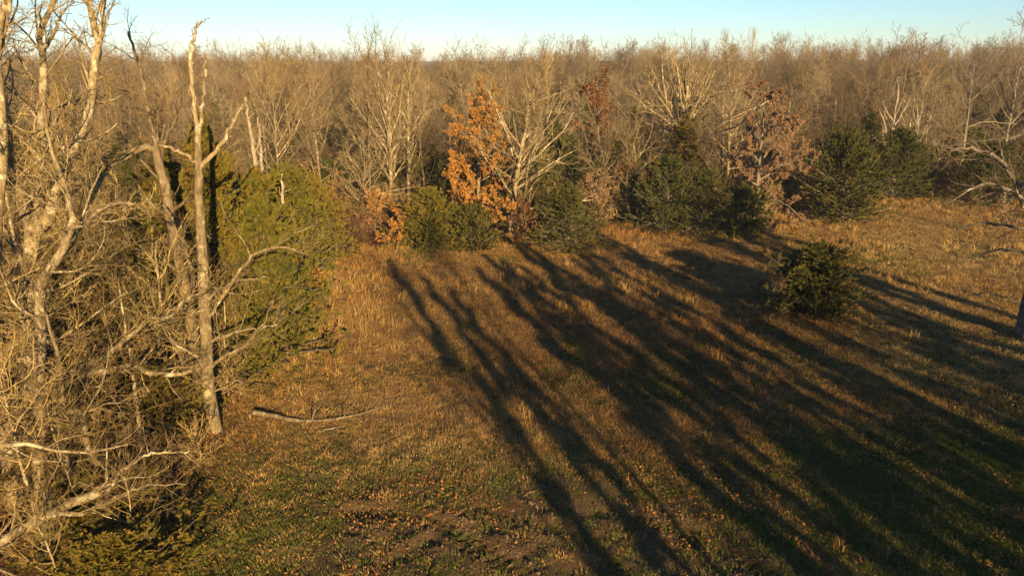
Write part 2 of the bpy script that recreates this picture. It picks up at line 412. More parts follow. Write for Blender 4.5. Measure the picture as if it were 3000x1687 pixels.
def cedar_meshes(key, H, Rad, mat, **kw):
    if key not in _cedar_cache:
        rng = np.random.default_rng(900 + len(_cedar_cache) * 7)
        T, br, fol = cedar_parts(H, Rad, rng, **kw)
        v, q = tubes(T[0], T[1], 6); t = mesh_np('cedar_trunk', v, q, M['dark_and_shaded_bark'])
        v, f = joined(br); b = mesh_np('cedar_branches', v, f, M['dark_and_shaded_bark'])
        c = mesh_np('cedar_crown', fol[0], fol[1], mat, smooth=False)
        _cedar_cache[key] = (t, b, c)
    return _cedar_cache[key]
def cedar(key, H, Rad, mat, x, y, label, rz=0.0, scale=(1, 1, 1), group=None, name='cedar_tree', cat='cedar', **kw):
    t = thing(name, label, cat, (x, y, float(terrain(x, y)) - .05), rz, group, scale)
    a, b, c = cedar_meshes(key, H, Rad, mat, **kw)
    add('trunk', a, t); add('branches', b, t)['kind'] = 'stuff'; add('crown', c, t)['kind'] = 'stuff'
    return t

# ================================================================== SETTING
# the ground: one sheet, fine near the camera, coarse to the horizon
def axis(parts):
    out = []
    for a, b, st in parts: out.append(np.arange(a, b, st))
    return np.concatenate(out)
gx = axis([(-2500, -300, 200), (-300, -60, 12), (-60, -20, 1.2), (-20, -10, .3), (-10, 13, .125), (13, 30, .4), (30, 80, 1.2), (80, 300, 12), (300, 2600, 200)])
gy = axis([(-400, -40, 20), (-40, 8, 2), (8, 12.6, .5), (12.6, 22, .11), (22, 36, .25), (36, 64, .5), (64, 200, 3), (200, 400, 12), (400, 3200, 200)])
X, Y = np.meshgrid(gx, gy)
Z = ground_z(X, Y)
nv = X.size; idx = np.arange(nv).reshape(X.shape)
q = np.stack([idx[:-1, :-1], idx[:-1, 1:], idx[1:, 1:], idx[1:, :-1]], -1).reshape(-1, 4)

def ground_material():
    t = NT('meadow_ground'); tc = t.n('ShaderNodeTexCoord')
    at = t.n('ShaderNodeAttribute'); at.attribute_name = 'cover'
    sep = t.n('ShaderNodeSeparateColor'); t.l(at.outputs['Color'], sep.inputs[0])
    fine = t.noise(tc.outputs['Object'], 9, 5, .7); mid = t.noise(tc.outputs['Object'], 1.1, 4, .6); vf = t.noise(tc.outputs['Object'], 38, 3, .7)
    thatch = t.ramp(fine, [(.25, (.045, .027, .013)), (.5, (.12, .072, .032)), (.75, (.22, .145, .07))])
    thatch = t.mix(t.ramp(mid, [(.4, (0, 0, 0)), (.62, (1, 1, 1))]), thatch, t.ramp(vf, [(.3, (.06, .04, .018)), (.7, (.17, .12, .055))]))
    green = t.ramp(fine, [(.25, (.026, .030, .008)), (.55, (.06, .060, .016)), (.8, (.12, .10, .036))])
    soil = t.mix(t.ramp(vf, [(.4, (0, 0, 0)), (.6, (1, 1, 1))]), t.ramp(fine, [(.25, (.07, .042, .02)), (.55, (.17, .105, .052)), (.8, (.28, .185, .10))]), t.ramp(mid, [(.3, (.10, .06, .03)), (.7, (.26, .17, .09))]))
    litter = t.ramp(vf, [(.25, (.05, .026, .012)), (.5, (.15, .075, .032)), (.75, (.27, .15, .07))])
    c = t.mix(sep.outputs[1], thatch, green); c = t.mix(sep.outputs[0], c, soil); c = t.mix(sep.outputs[2], c, litter); c = t.mix(1.0, c, (.74, .74, .74), 'MULTIPLY')
    hh = t.math('ADD', t.math('MULTIPLY', fine, .55), t.math('MULTIPLY', vf, .45))
    return t.surf(c, 0.95, t.bump(hh, .16, 1.0), spec=.05)
gm = mesh_np('ground', np.stack([X, Y, Z], -1).reshape(-1, 3), q, ground_material())
ca = gm.color_attributes.new('cover', 'FLOAT_COLOR', 'POINT')
cov = np.zeros((nv, 4), np.float32); xr, yr = X.ravel(), Y.ravel()
cov[:, 0] = soil_mask(xr, yr); cov[:, 1] = green_mask(xr, yr); cov[:, 2] = sm((wood_depth(xr, yr) + .5) / 2.5); cov[:, 3] = 1
ca.data.foreach_set('color', cov.ravel())
g = add('ground', gm); tag(g, 'brown winter meadow and woodland floor with bare soil in front', kind='structure')

# ================================================================== SCATTER (stuff)
def scatter_group(name, coll):
    ng = bpy.data.node_groups.new(name, 'GeometryNodeTree')
    ng.interface.new_socket('Geometry', in_out='INPUT', socket_type='NodeSocketGeometry')
    ng.interface.new_socket('Geometry', in_out='OUTPUT', socket_type='NodeSocketGeometry')
    n = ng.nodes; gi = n.new('NodeGroupInput'); go = n.new('NodeGroupOutput')
    ci = n.new('GeometryNodeCollectionInfo'); ci.inputs['Collection'].default_value = coll
    ci.inputs['Separate Children'].default_value = True; ci.inputs['Reset Children'].default_value = True
    ip = n.new('GeometryNodeInstanceOnPoints'); ip.inputs['Pick Instance'].default_value = True
    def attr(nm, dt):
        a = n.new('GeometryNodeInputNamedAttribute'); a.data_type = dt; a.inputs['Name'].default_value = nm; return a.outputs['Attribute']
    m2p = n.new('GeometryNodeMeshToPoints')
    L = ng.links.new
    L(gi.outputs[0], m2p.inputs['Mesh']); L(m2p.outputs[0], ip.inputs['Points']); L(ci.outputs[0], ip.inputs['Instance'])
    L(attr('pick', 'INT'), ip.inputs['Instance Index']); L(attr('turn', 'FLOAT_VECTOR'), ip.inputs['Rotation']); L(attr('size', 'FLOAT_VECTOR'), ip.inputs['Scale'])
    L(ip.outputs[0], go.inputs[0])
    return ng
def scatter(name, protos, pts, pick, turn, size, tint, label):
    coll = bpy.data.collections.new(name + '_kinds')
    for i, me in enumerate(protos):
        coll.objects.link(bpy.data.objects.new('%s_kind_%02d' % (name, i), me))
    me = bpy.data.meshes.new(name); n = len(pts)
    me.vertices.add(n); me.vertices.foreach_set('co', np.asarray(pts, np.float32).ravel())
    for nm, ty, arr in (('pick', 'INT', pick), ('tint', 'FLOAT', tint)):
        a = me.attributes.new(nm, ty, 'POINT'); a.data.foreach_set('value', np.asarray(arr, np.int32 if ty == 'INT' else np.float32))
    for nm, arr in (('turn', turn), ('size', size)):
        a = me.attributes.new(nm, 'FLOAT_VECTOR', 'POINT'); a.data.foreach_set('vector', np.asarray(arr, np.float32).ravel())
    o = add(name, me); md = o.modifiers.new('scatter', 'NODES'); md.node_group = scatter_group(name + '_nodes', coll)
    return tag(o, label, kind='stuff')

def tuft_mesh(name, n, hgt, spread, width, lean, mat, rng, bend=0.5):
    a = rng.random(n) * 6.283; r = spread * np.sqrt(rng.random(n)); base = np.stack([r * np.cos(a), r * np.sin(a), np.full(n, -.02)], 1)
    b = a + rng.normal(0, .8, n); hl = hgt * rng.uniform(.45, 1.15, n); ln = lean * rng.uniform(.3, 1.4, n)
    out = np.stack([np.cos(b), np.sin(b), np.zeros(n)], 1)
    mid = base + out * (hl * ln * .35)[:, None] + np.array([0, 0, 1.]) * (hl * .6)[:, None]
    tip = base + out * (hl * ln * (1 + bend))[:, None] + np.array([0, 0, 1.]) * (hl * (1 - .3 * ln))[:, None]
    sd = np.stack([-np.sin(b + rng.normal(0, .9, n)), np.cos(b), np.zeros(n)], 1) * (width * rng.uniform(.6, 1.3, n))[:, None]
    V = np.stack([base - sd, base + sd, mid + sd * .8, mid - sd * .8, tip], 1).reshape(-1, 3); i = np.arange(n)[:, None] * 5
    return mesh_np(name, V, [i + [0, 1, 2, 3], i + [3, 2, 4]], mat, smooth=False)

rg = np.random.default_rng(21)
tall = [tuft_mesh('tall_tuft', 22, .34, .15, .007, .45, M['dry_grass'], rg) for _ in range(4)]
mids = [tuft_mesh('dry_tuft', 34, .13, .27, .0065, 1.1, M['dry_grass'], rg) for _ in range(4)]
weed = [tuft_mesh('weed_tuft', 18, .19, .2, .006, .8, M['weed'], rg) for _ in range(3)]
green = [tuft_mesh('green_tuft', 30, .085, .28, .008, 1.1, M['green_grass'], rg) for _ in range(3)]
protos = tall + mids + weed + green

# candidate points over the clearing, thinning with distance
def meadow_points(n, rng):
    y = 12.5 + 54 * rng.random(n) ** 1.15
    x = (rng.random(n) * 2 - 1) * (0.76 * y + 3)
    return x, y
gxp, gyp = meadow_points(105000, rg)
wd = wood_depth(gxp, gyp); soil = soil_mask(gxp, gyp); grn = green_mask(gxp, gyp)
tl = fbm(gxp + 7, gyp - 3, .30, 4); fine_n = fbm(gxp, gyp, .9, 3)
rim = sm((wd + 5) / 5) * (gyp > 24)
keep = (wd < 1.2) & (rg.random(len(gxp)) > soil * .78) & (rg.random(len(gxp)) < .35 + .9 * fine_n)
gxp, gyp, wd, soil, grn, tl, rim = [a[keep] for a in (gxp, gyp, wd, soil, grn, tl, rim)]
n = len(gxp); u = rg.random(n); far = sm((gyp - 20) / 18)
p_green = np.clip(grn * .85 + .85 * sm((24 - gyp) / 6) + .5 * sm((gxp - 5) / 8) * sm((36 - gyp) / 8), 0, .94)
p_tall = np.clip(sm((tl - .54) / .1) * (.02 + .16 * far) + .3 * rim * far, 0, .9)
pick = np.where(u < p_green * (1 - .6 * p_tall), 11 + rg.integers(0, 3, n),
       np.where(rg.random(n) < p_tall, rg.integers(0, 4, n), np.where(rg.random(n) < .28, 8 + rg.integers(0, 3, n), 4 + rg.integers(0, 4, n))))
sc = rg.uniform(.75, 1.3, n) * (.9 + .3 * far)
size = np.stack([sc * 1.1, sc * 1.1, sc * rg.uniform(.8, 1.15, n)], 1)
turn = np.stack([rg.normal(0, .12, n), rg.normal(0, .12, n), rg.random(n) * 6.283], 1)
tint = np.clip(fbm(gxp - 11, gyp + 5, .12, 3) * 1.2 - .22 + .34 * sm((gxp - 6) / 18) + rg.normal(0, .16, n), 0, 1)
scatter('grass', protos, np.stack([gxp, gyp, ground_z(gxp, gyp)], 1), pick, turn, size, tint, 'dry brown and green winter grass of the clearing')

# fallen oak leaves
def fallen_leaf(rng):
    a = np.linspace(0, 2 * np.pi, 14, endpoint=False); r = np.where(np.arange(14) % 2 == 0, 1.0, .55) * rng.uniform(.8, 1.15, 14)
    V = np.stack([np.cos(a) * r * .5, np.sin(a) * r * .33, .12 * rng.random(14) + .10 * np.cos(2 * a)], 1)
    V = np.concatenate([[[0, 0, .02]], V]); i = np.arange(14)
    return mesh_np('fallen_leaf', V, np.stack([np.zeros(14, int), i + 1, (i + 1) % 14 + 1], 1), M['fallen_leaf'], smooth=False)
lx, ly = meadow_points(80000, rg)
ln = fbm(lx + 90, ly + 2, .35, 4); wdl = wood_depth(lx, ly)
keepl = (rg.random(len(lx)) < np.clip(.05 + .85 * sm((ln - .53) / .09) * (.35 + .65 * sm((30 - ly) / 12)) + .25 * sm((wdl + 4) / 4), 0, .9)) & (wdl < 6)
lx, ly = lx[keepl], ly[keepl]; n = len(lx); s = rg.uniform(.05, .125, n)
scatter('fallen_leaves', [fallen_leaf(rg) for _ in range(4)], np.stack([lx, ly, ground_z(lx, ly) + rg.uniform(.02, .12, n)], 1), rg.integers(0, 4, n),
        np.stack([rg.normal(0, .5, n), rg.normal(0, .5, n), rg.random(n) * 6.283], 1), np.stack([s, s, s], 1), np.clip(rg.normal(.5, .25, n), 0, 1), 'orange brown fallen oak leaves littering the clearing')

# clods of churned soil
def clod(rng):
    a = np.arange(6) * 1.047; V = [(0, 0, .55)] + [(math.cos(k), math.sin(k), .25) for k in a] + [(.9 * math.cos(k + .5), .9 * math.sin(k + .5), -.35) for k in a]
    V = np.array(V) * rng.uniform(.6, 1.25, (13, 1)); F = []
    for k in range(6):
        n_ = (k + 1) % 6; F += [(0, 1 + k, 1 + n_), (1 + k, 7 + k, 1 + n_), (1 + n_, 7 + k, 7 + n_)]
    return mesh_np('clod', V, np.array(F), gm.materials[0], smooth=False)
def clod_material():
    t = NT('soil_clod'); tc = t.n('ShaderNodeTexCoord'); oi = t.n('ShaderNodeObjectInfo')
    return t.surf(t.ramp(oi.outputs['Random'], [(0, (.06, .036, .018)), (.5, (.13, .08, .042)), (1, (.2, .13, .07))]), .95, spec=.05)
cx_, cy_ = rg.uniform(-9, 13, 60000), 12.5 + 9.5 * rg.random(60000)
kc = rg.random(60000) < soil_mask(cx_, cy_) * .4 * sm((fbm(cx_, cy_, .9, 3) - .42) / .1); cx_, cy_ = cx_[kc], cy_[kc]; n = len(cx_)
cl = [clod(rg) for _ in range(3)]; cm = clod_material()
for m_ in cl: m_.materials.clear(); m_.materials.append(cm)
s = rg.uniform(.012, .035, n) * (1 + 1.2 * (rg.random(n) > .95))
scatter('soil_clods', cl, np.stack([cx_, cy_, ground_z(cx_, cy_)], 1), rg.integers(0, 3, n), rg.normal(0, .6, (n, 3)) + np.stack([0 * s, 0 * s, rg.random(n) * 6], 1), np.stack([s * 1.4, s, s], 1), rg.random(n), 'lumps of churned brown soil on the bare ground')

# ================================================================== LARGE HERO TREES (near, on the wood's edge)
def hero(name, label, base, trunk, limbs, m_bark, m_twig, seed, extra=None, K2=9, K3=7, K4=4, twig_r=.006, dens=1.0, tw=.05, leaves=None, cat='tree'):
    """trunk / limbs: lists of (points, r0, r1) in world coordinates; the thing stands at base"""
    rng = np.random.default_rng(seed); b = np.array(base, float)
    t = thing(name, label, cat, base)
    tv = []
    for pts, r0, r1 in trunk:
        p, r = spline(np.array(pts, float) - b, r0, r1, 22, rng, .012, .9); tv.append(tubes(p, r, 10))
        tp, tr = p, r
    v, f = joined(tv); add('trunk', mesh_np('trunk', v, f, m_bark), t)
    groups = [spline(np.array(pts, float) - b, r0, r1, 18, rng, .025, .8) for pts, r0, r1 in limbs]
    if extra:
        L = shoots(tp, tr, extra['K'], extra['t0'], extra['t1'], 1.0, extra['ang'], 17, rng, .09, extra.get('trop', .05), .36, .02, .25, lambda u: 1.0 - .4 * u, plen=extra['len'])
        groups += [(L[0][i:i + 1], L[1][i:i + 1]) for i in range(len(L[0]))]
    lv = []
    for p, r in groups:
        ln = np.linalg.norm(np.diff(p[0], axis=0), axis=1).sum()
        k2 = max(3, int(K2 * dens * (0.5 + ln / 4))); reach = .15 if (name == 'snapped_hickory' and p[0][0][2] > 8) else .48
        L2 = shoots(p, r, k2, .1, .99, 1.0, (58, 32), 7, rng, .13, tw, .36, twig_r * 1.5, .35, lambda u: 1 - .45 * u, plen=min(reach * ln, 2.1))
        L3 = shoots(L2[0], L2[1], K3, .1, .99, .55, (55, 35), 4, rng, .14, tw, .6, twig_r, .5)
        L4 = shoots(L3[0], L3[1], K4, .1, .99, .55, (52, 32), 2, rng, .22, tw, .7, twig_r * .7, .6)
        v, f = joined([tubes(p, r, 8), tubes(L2[0], L2[1], 4)]); lo = add('limb', mesh_np('limb', v, f, m_bark), t)
        v, f = joined([tubes(L3[0], L3[1], 3), tubes(L4[0], L4[1], 3)]); add('twigs', mesh_np('twigs', v, f, m_twig), lo)['kind'] = 'stuff'
        lv.append((None, None, L4))
    return t

PB, BK, GB, DW = M['pale_bark'], M['bark'], M['grey_bark'], M['dead_wood']
hero('forked_oak', 'tall pale barked oak forking into three stems behind the tangle of twigs', (-14.43, 19.0, -.05),
  [([(-14.43, 19.0, -.1), (-14.02, 19.0, 1.82), (-13.66, 19.0, 3.44), (-13.27, 19.0, 5.48), (-12.99, 19.0, 6.65), (-12.76, 19.0, 7.66)], .24, .17)],
  [([(-12.77, 19.0, 7.5), (-12.82, 18.88, 8.35), (-12.78, 18.75, 8.91), (-12.7, 18.62, 9.53), (-12.63, 18.5, 10.31), (-12.52, 18.38, 11.06), (-12.33, 18.25, 11.93), (-11.78, 18.12, 12.84), (-11.43, 18.0, 13.71), (-11.3, 17.8, 15.0)], .15, .03),
   ([(-12.75, 19.0, 7.45), (-12.38, 19.07, 8.67), (-12.28, 19.15, 9.46), (-12.17, 19.23, 10.24), (-11.95, 19.3, 11.09), (-11.87, 19.38, 12.01), (-11.93, 19.45, 12.66), (-11.51, 19.53, 13.23), (-11.27, 19.6, 13.87), (-11.2, 19.7, 15.2)], .14, .03),
   ([(-12.71, 19.0, 7.5), (-12.21, 19.15, 8.3), (-11.98, 19.3, 8.82), (-11.75, 19.45, 9.34), (-11.44, 19.6, 10.03), (-11.09, 19.75, 10.72), (-10.89, 19.9, 11.58), (-10.79, 20.05, 12.35), (-10.89, 20.2, 12.77), (-10.97, 20.35, 13.45), (-11.0, 20.5, 14.12), (-11.1, 20.8, 15.6)], .15, .05),
   ([(-10.77, 20.0, 12.26), (-10.67, 20.17, 12.77), (-10.61, 20.33, 13.28), (-10.63, 20.5, 13.95), (-10.5, 20.6, 15.0)], .07, .03),
   ([(-11.9, 19.4, 12.2), (-11.6, 19.2, 12.35), (-11.3, 19.1, 12.6), (-11.0, 19.0, 13.0), (-10.6, 18.9, 13.3)], .06, .015),
   ([(-13.85, 19.0, 2.26), (-13.12, 19.21, 2.91), (-12.44, 19.43, 3.24), (-11.65, 19.64, 3.36), (-11.08, 19.86, 3.38), (-10.7, 20.07, 3.03), (-10.31, 20.29, 2.86), (-9.77, 20.5, 2.93)], .13, .05),
   ([(-13.7, 19.0, 3.12), (-12.73, 19.29, 3.42), (-11.72, 19.57, 3.88), (-11.11, 19.86, 4.29), (-10.58, 20.14, 4.77), (-10.12, 20.43, 4.67), (-9.72, 20.71, 5.21), (-9.21, 21.0, 5.28)], .10, .025)],
  PB, M['pale_twig'], 31, dict(K=9, t0=.35, t1=.95, ang=(80, 50), len=3.0))
hero('crooked_oak', 'crooked pale barked oak with a zigzag stem and a long side limb', (-13.1, 17.6, -.05),
  [([(-13.1, 17.6, -.1), (-12.93, 17.6, 1.43), (-12.38, 17.6, 4.07), (-12.0, 17.6, 5.96), (-11.84, 17.6, 6.6), (-11.42, 17.6, 7.13), (-11.01, 17.6, 7.74), (-10.83, 17.65, 8.09), (-10.88, 17.75, 8.6), (-10.94, 17.8, 9.14), (-11.16, 17.9, 9.83), (-11.2, 18.0, 11.0)], .17, .03)],
  [([(-10.86, 17.6, 8.04), (-10.36, 17.4, 8.17), (-9.85, 17.2, 8.55), (-9.1, 17.0, 8.79), (-8.6, 16.9, 8.6)], .07, .015)],
  PB, M['pale_twig'], 32, dict(K=12, t0=.25, t1=.97, ang=(75, 45), len=2.4))
hero('leaning_oak', 'tall pale oak at the picture edge leaning over the crooked oak', (-14.04, 18.0, 0.0),
  [([(-14.1, 18.0, -.1), (-13.97, 18.0, 1.83), (-13.85, 18.0, 3.08), (-13.74, 18.0, 4.48), (-13.4, 18.0, 6.29), (-12.93, 18.0, 8.08), (-12.32, 18.0, 10.19), (-12.07, 18.0, 12.16), (-11.53, 18.0, 13.64), (-11.4, 18, 15)], .22, .04)],
  [([(-13.75, 18, 4.3), (-13.3, 17.6, 5.6), (-12.9, 17.4, 7.2), (-12.3, 17.2, 8.4)], .08, .02)],
  PB, M['pale_twig'], 33, dict(K=16, t0=.25, t1=.97, ang=(75, 40), len=2.8))
hero('crooked_sapling', 'small crooked tree with a right angle kink in its stem low in the thicket', (-10.85, 17.0, 0.0),
  [([(-10.7, 17.0, -.1), (-10.9, 17.0, 1.17), (-10.96, 17.0, 1.89), (-11.1, 17.0, 2.4), (-11.07, 17.0, 3.14), (-11.12, 17.0, 3.33), (-11.5, 17.0, 3.42), (-11.42, 17.0, 4.15), (-11.4, 17.0, 5.08), (-11.46, 17.0, 5.54), (-11.5, 17.0, 6.6)], .11, .025)],
  [([(-11.1, 17, 3.3), (-10.6, 16.9, 3.5), (-9.9, 16.8, 3.75), (-9.2, 16.8, 3.9)], .035, .012)],
  BK, M['twig'], 34, dict(K=13, t0=.1, t1=.97, ang=(80, 50), len=2.1))
hero('low_limbed_oak', 'oak at the bottom corner reaching a thick pale limb out over the grass', (-13.6, 14.0, 0.0),
  [([(-13.7, 14.0, -.1), (-13.6, 14.0, .5), (-13.7, 14.0, 2.5), (-14.0, 14.1, 5.0), (-14.2, 14.2, 8.0), (-14.5, 14.2, 11)], .30, .08)],
  [([(-13.62, 14.05, .35), (-12.98, 14.2, 0.6), (-12.43, 14.42, 0.9), (-12.07, 14.63, 1.07), (-11.29, 14.85, 1.62), (-10.72, 15.07, 1.89), (-9.83, 15.28, 2.08), (-9.67, 15.5, 2.27)], .17, .09),
   ([(-11.08, 14.8, 1.73), (-10.22, 15.03, 1.67), (-9.58, 15.27, 1.89), (-8.92, 15.5, 2.12), (-8.0, 15.7, 2.0)], .07, .015),
   ([(-9.8, 15.3, 2.05), (-9.3, 15.5, 2.6), (-8.7, 15.8, 2.8), (-7.9, 16.0, 2.75)], .05, .012),
   ([(-13.7, 14.0, 3.0), (-12.6, 14.5, 3.6), (-11.4, 15.0, 3.5), (-10.2, 15.4, 3.1), (-9.2, 15.6, 3.2)], .07, .015)],
  PB, M['twig'], 35, dict(K=7, t0=.25, t1=.7, ang=(80, 55), len=2.6))
hero('snapped_hickory', 'tall straight pale tree with a snapped top and a V of bare limbs', (-10.05, 22.2, -.05),
  [([(-10.03, 22.2, -.15), (-10.1, 22.2, 1.38), (-9.95, 22.2, 3.21), (-9.77, 22.2, 5.52), (-9.62, 22.2, 7.49), (-9.49, 22.2, 8.75), (-9.35, 22.2, 10.17)], .24, .085)],
  [([(-9.37, 22.2, 10.0), (-9.41, 22.3, 11.24), (-9.35, 22.4, 12.2), (-9.21, 22.5, 12.72), (-9.01, 22.6, 13.03)], .07, .03),
   ([(-9.38, 22.2, 9.6), (-9.04, 22.1, 10.96), (-8.8, 22.0, 11.92)], .065, .035),
   ([(-9.45, 22.2, 8.8), (-8.72, 21.97, 9.49), (-8.03, 21.73, 10.31), (-7.53, 21.5, 10.97)], .075, .035),
   ([(-9.46, 22.2, 8.91), (-9.8, 21.85, 9.36), (-10.26, 21.5, 9.6)], .06, .03),
   ([(-9.79, 22.2, 4.03), (-9.05, 21.96, 4.92), (-8.2, 21.72, 5.99), (-7.44, 21.48, 6.51), (-6.64, 21.24, 6.6), (-6.13, 21.0, 6.45)], .06, .012),
   ([(-9.87, 22.2, 3.21), (-8.92, 21.8, 3.66), (-7.88, 21.4, 3.98), (-7.09, 21.0, 4.3)], .06, .012),
   ([(-9.72, 22.2, 4.61), (-9.24, 21.93, 5.04), (-8.45, 21.67, 5.46), (-7.4, 21.4, 5.65)], .06, .012),
   ([(-9.96, 22.2, 2.24), (-9.27, 21.9, 2.85), (-8.45, 21.6, 3.33), (-7.73, 21.3, 4.13), (-7.23, 21.0, 5.01)], .06, .012),
   ([(-10.07, 22.2, 2.12), (-10.21, 21.8, 2.89), (-10.52, 21.4, 3.41), (-10.57, 21.0, 4.02)], .06, .012),
   ([(-9.77, 22.2, 4.38), (-10.09, 21.95, 4.29), (-10.49, 21.7, 4.55), (-10.95, 21.45, 4.3), (-11.29, 21.2, 4.05)], .07, .012),
   ([(-10.05, 22.2, 1.4), (-9.4, 21.9, 1.7), (-8.8, 21.7, 1.6)], .04, .01)],
  PB, M['pale_twig'], 36, None, K2=5, K3=5, K4=4)
hero('leaning_hickory', 'leaning tree just behind the snapped one with a thick limb bending left', (-11.26, 24.0, 0.0),
  [([(-11.26, 24.0, -.15), (-11.25, 24.0, 1.71), (-11.19, 24.0, 3.76), (-11.31, 24.0, 5.48), (-11.4, 24.0, 6.9), (-11.48, 24.0, 8.38), (-11.57, 24.0, 9.26)], .22, .13)],
  [([(-11.58, 24.0, 9.1), (-11.58, 24.0, 10.34), (-11.65, 24.0, 11.29), (-11.78, 24.0, 12.21), (-11.93, 24.0, 12.82)], .08, .03),
   ([(-11.52, 24.0, 8.7), (-11.2, 24.12, 9.58), (-10.82, 24.25, 10.33), (-10.64, 24.38, 11.17), (-10.69, 24.5, 12.01)], .06, .02),
   ([(-11.55, 24.0, 9.15), (-11.81, 23.7, 9.3), (-12.38, 23.4, 8.9), (-12.68, 23.1, 8.73), (-13.07, 22.8, 8.02), (-13.47, 22.5, 7.22)], .12, .04),
   ([(-11.3, 24.1, 1.9), (-11.37, 24.5, 3.81), (-11.32, 24.6, 5.32), (-11.54, 24.6, 7.01), (-11.7, 24.6, 7.94)], .10, .04),
   ([(-10.9, 23.7, 4.3), (-10.6, 23.3, 5.4), (-10.7, 23.1, 6.3), (-11.08, 23.0, 7.55)], .07, .04)],
  BK, M['twig'], 37, dict(K=8, t0=.4, t1=.97, ang=(70, 40), len=2.6), K2=6)
hero('edge_oak', 'trunk coloured dark for shade at the picture edge on the meadow spreading bare branches inward', (22.6, 30.4, .05),
  [([(22.6, 30.4, -.1), (22.6, 30.4, 1.88), (22.5, 30.4, 3.74), (22.3, 30.4, 6.12), (22.3, 30.4, 8.95), (22.4, 30.4, 11.5), (22.4, 30.4, 13.5)], .27, .05)],
  [([(22.3, 30.4, 6.1), (20.67, 30.12, 7.3), (19.97, 29.84, 7.95), (19.1, 29.56, 8.37), (18.07, 29.28, 8.63), (17.15, 29.0, 8.56)], .12, .02),
   ([(22.3, 30.4, 5.9), (20.08, 29.93, 6.99), (18.7, 29.47, 7.03), (17.48, 29.0, 6.42)], .09, .015),
   ([(22.4, 30.4, 5.0), (20.02, 29.87, 5.46), (18.61, 29.33, 5.46), (17.78, 28.8, 5.17)], .07, .012),
   ([(22.5, 30.4, 4.0), (20.5, 30.0, 4.3), (19.35, 29.6, 3.99), (18.32, 29.2, 4.1)], .05, .012),
   ([(22.6, 30.4, 1.72), (21.34, 30.13, 2.14), (20.29, 29.87, 2.41), (19.59, 29.6, 2.36)], .04, .012)],
  M['dark_and_shaded_bark'], M['twig'], 38, dict(K=14, t0=.45, t1=.97, ang=(80, 40), len=4.2), K2=6, K3=5, K4=4)  # shade on this trunk is put into its bark colour

# standing dead snags behind the left cedars
for i, (pts, r0, lab) in enumerate([
    ([(-12.9, 36.0, -.1), (-12.79, 36.0, 4.34), (-12.58, 36.0, 6.73), (-12.68, 36.0, 8.87), (-12.73, 36.0, 10.23)], .17, 'taller of two bleached dead snags standing behind the cedars'),
    ([(-12.6, 36.5, -.1), (-12.6, 36.5, 4.06), (-12.46, 36.5, 6.66), (-12.38, 36.5, 8.0), (-12.42, 36.5, 9.24)], .12, 'shorter of two bleached dead snags standing behind the cedars'),
    ([(-11.5, 36.0, -.1), (-11.46, 36.0, 4.34), (-11.37, 36.0, 5.72), (-11.34, 36.0, 6.73)], .11, 'low broken grey stump trunk beside the two bleached snags')]):
    rng = np.random.default_rng(60 + i); b = np.array([pts[0][0], pts[0][1], 0.0])
    t = thing('dead_snag', lab, 'dead tree', tuple(b))
    p, r = spline(np.array(pts) - b, r0, .035, 22, rng, .03, .8); v, q_ = tubes(p, r, 8); add('trunk', mesh_np('trunk', v, q_, DW), t)
    L = shoots(p, r, 6, .45, .95, 1.0, (45, 35), 5, rng, .25, .05, .4, .015, .5, plen=.9)
    for j in range(6):
        v, q_ = tubes(L[0][j:j + 1], L[1][j:j + 1], 5); add('branch_stub', mesh_np('branch_stub', v, q_, DW), t)

# ================================================================== MIDDLE DISTANCE: individual trees along the wood's edge
def edge_tree(name, label, style, x, y, seed, mb, mt, cat='tree', leaf=None, twig_r=.008, rz=0.0, **kw):
    rng = np.random.default_rng(seed)
    t = thing(name, label, cat, (x, y, float(terrain(x, y)) - .05), rz)
    if 'K4' not in kw and style != 'sapling': kw['K4'] = 3; kw.setdefault('K3', 5)
    if style != 'sapling': kw.setdefault('K2', 6)
    T, L1, fine = bare(style, rng, twig_r, **kw)
    lv = None; ml = None
    if leaf: 
        ml, n_per, size, keep = leaf; lv = dress(fine, rng, n_per, size, keep)
    return build_tree(t, T, L1, fine, mb, mt, True, lv, ml)

PT, TW, GT = M['pale_twig'], M['twig'], M['grey_twig']
edge_tree('tall_oak', 'slim tall tree with brown leaves clinging low on its trunk behind the cedar slope', 'narrow', -13.6, 52.0, 101, BK, PT, H=11.6, leaf=(M['orange_leaf'], 1, .17, lambda p: np.where(p[:, 2] < 5.5, .8, .01)), t0=.12)
edge_tree('twin_elm', 'slender grey trunk standing left of the tallest fan shaped tree', 'narrow', -10.9, 55.5, 102, BK, PT, H=12.7)
edge_tree('fan_elm', 'tallest fan shaped bare tree breaking the skyline above the woodland', 'fan', -9.4, 56.5, 103, PB, PT, H=13.0, r=.2, K1=26, t0=.2, ratio=.42, ang=(40, 18), bias=(.08, 0, .1))
edge_tree('fan_elm', 'slanting pale stem leaning against the tallest fan shaped tree', 'fan', -8.2, 57.5, 104, PB, PT, H=12.2, t0=.25, ratio=.4, ang=(40, 20))
edge_tree('thin_birch', 'thin pale bare trunk between the bleached snags and the leafy slim tree', 'narrow', -15.5, 48.0, 105, PB, PT, H=10.2, r=.10)
edge_tree('thin_birch', 'second thin bare trunk close beside the leafy slim tree', 'narrow', -17.2, 51.0, 106, BK, PT, H=11.5, r=.10)
edge_tree('orange_oak', 'oak still full of glowing orange leaves above the low cedars', 'oak', -2.4, 50.6, 107, BK, TW, H=9.2, ratio=.40, K1=24, K2=8, K3=6, leaf=(M['orange_leaf'], 17, .125, lambda p: 1.0 * np.clip(1.35 - .12 * p[:, 2], .08, 1) * np.where(fbm(p[:, 0] * 1.0 + p[:, 1], p[:, 2], .6, 3) > .33, .95, .35)))
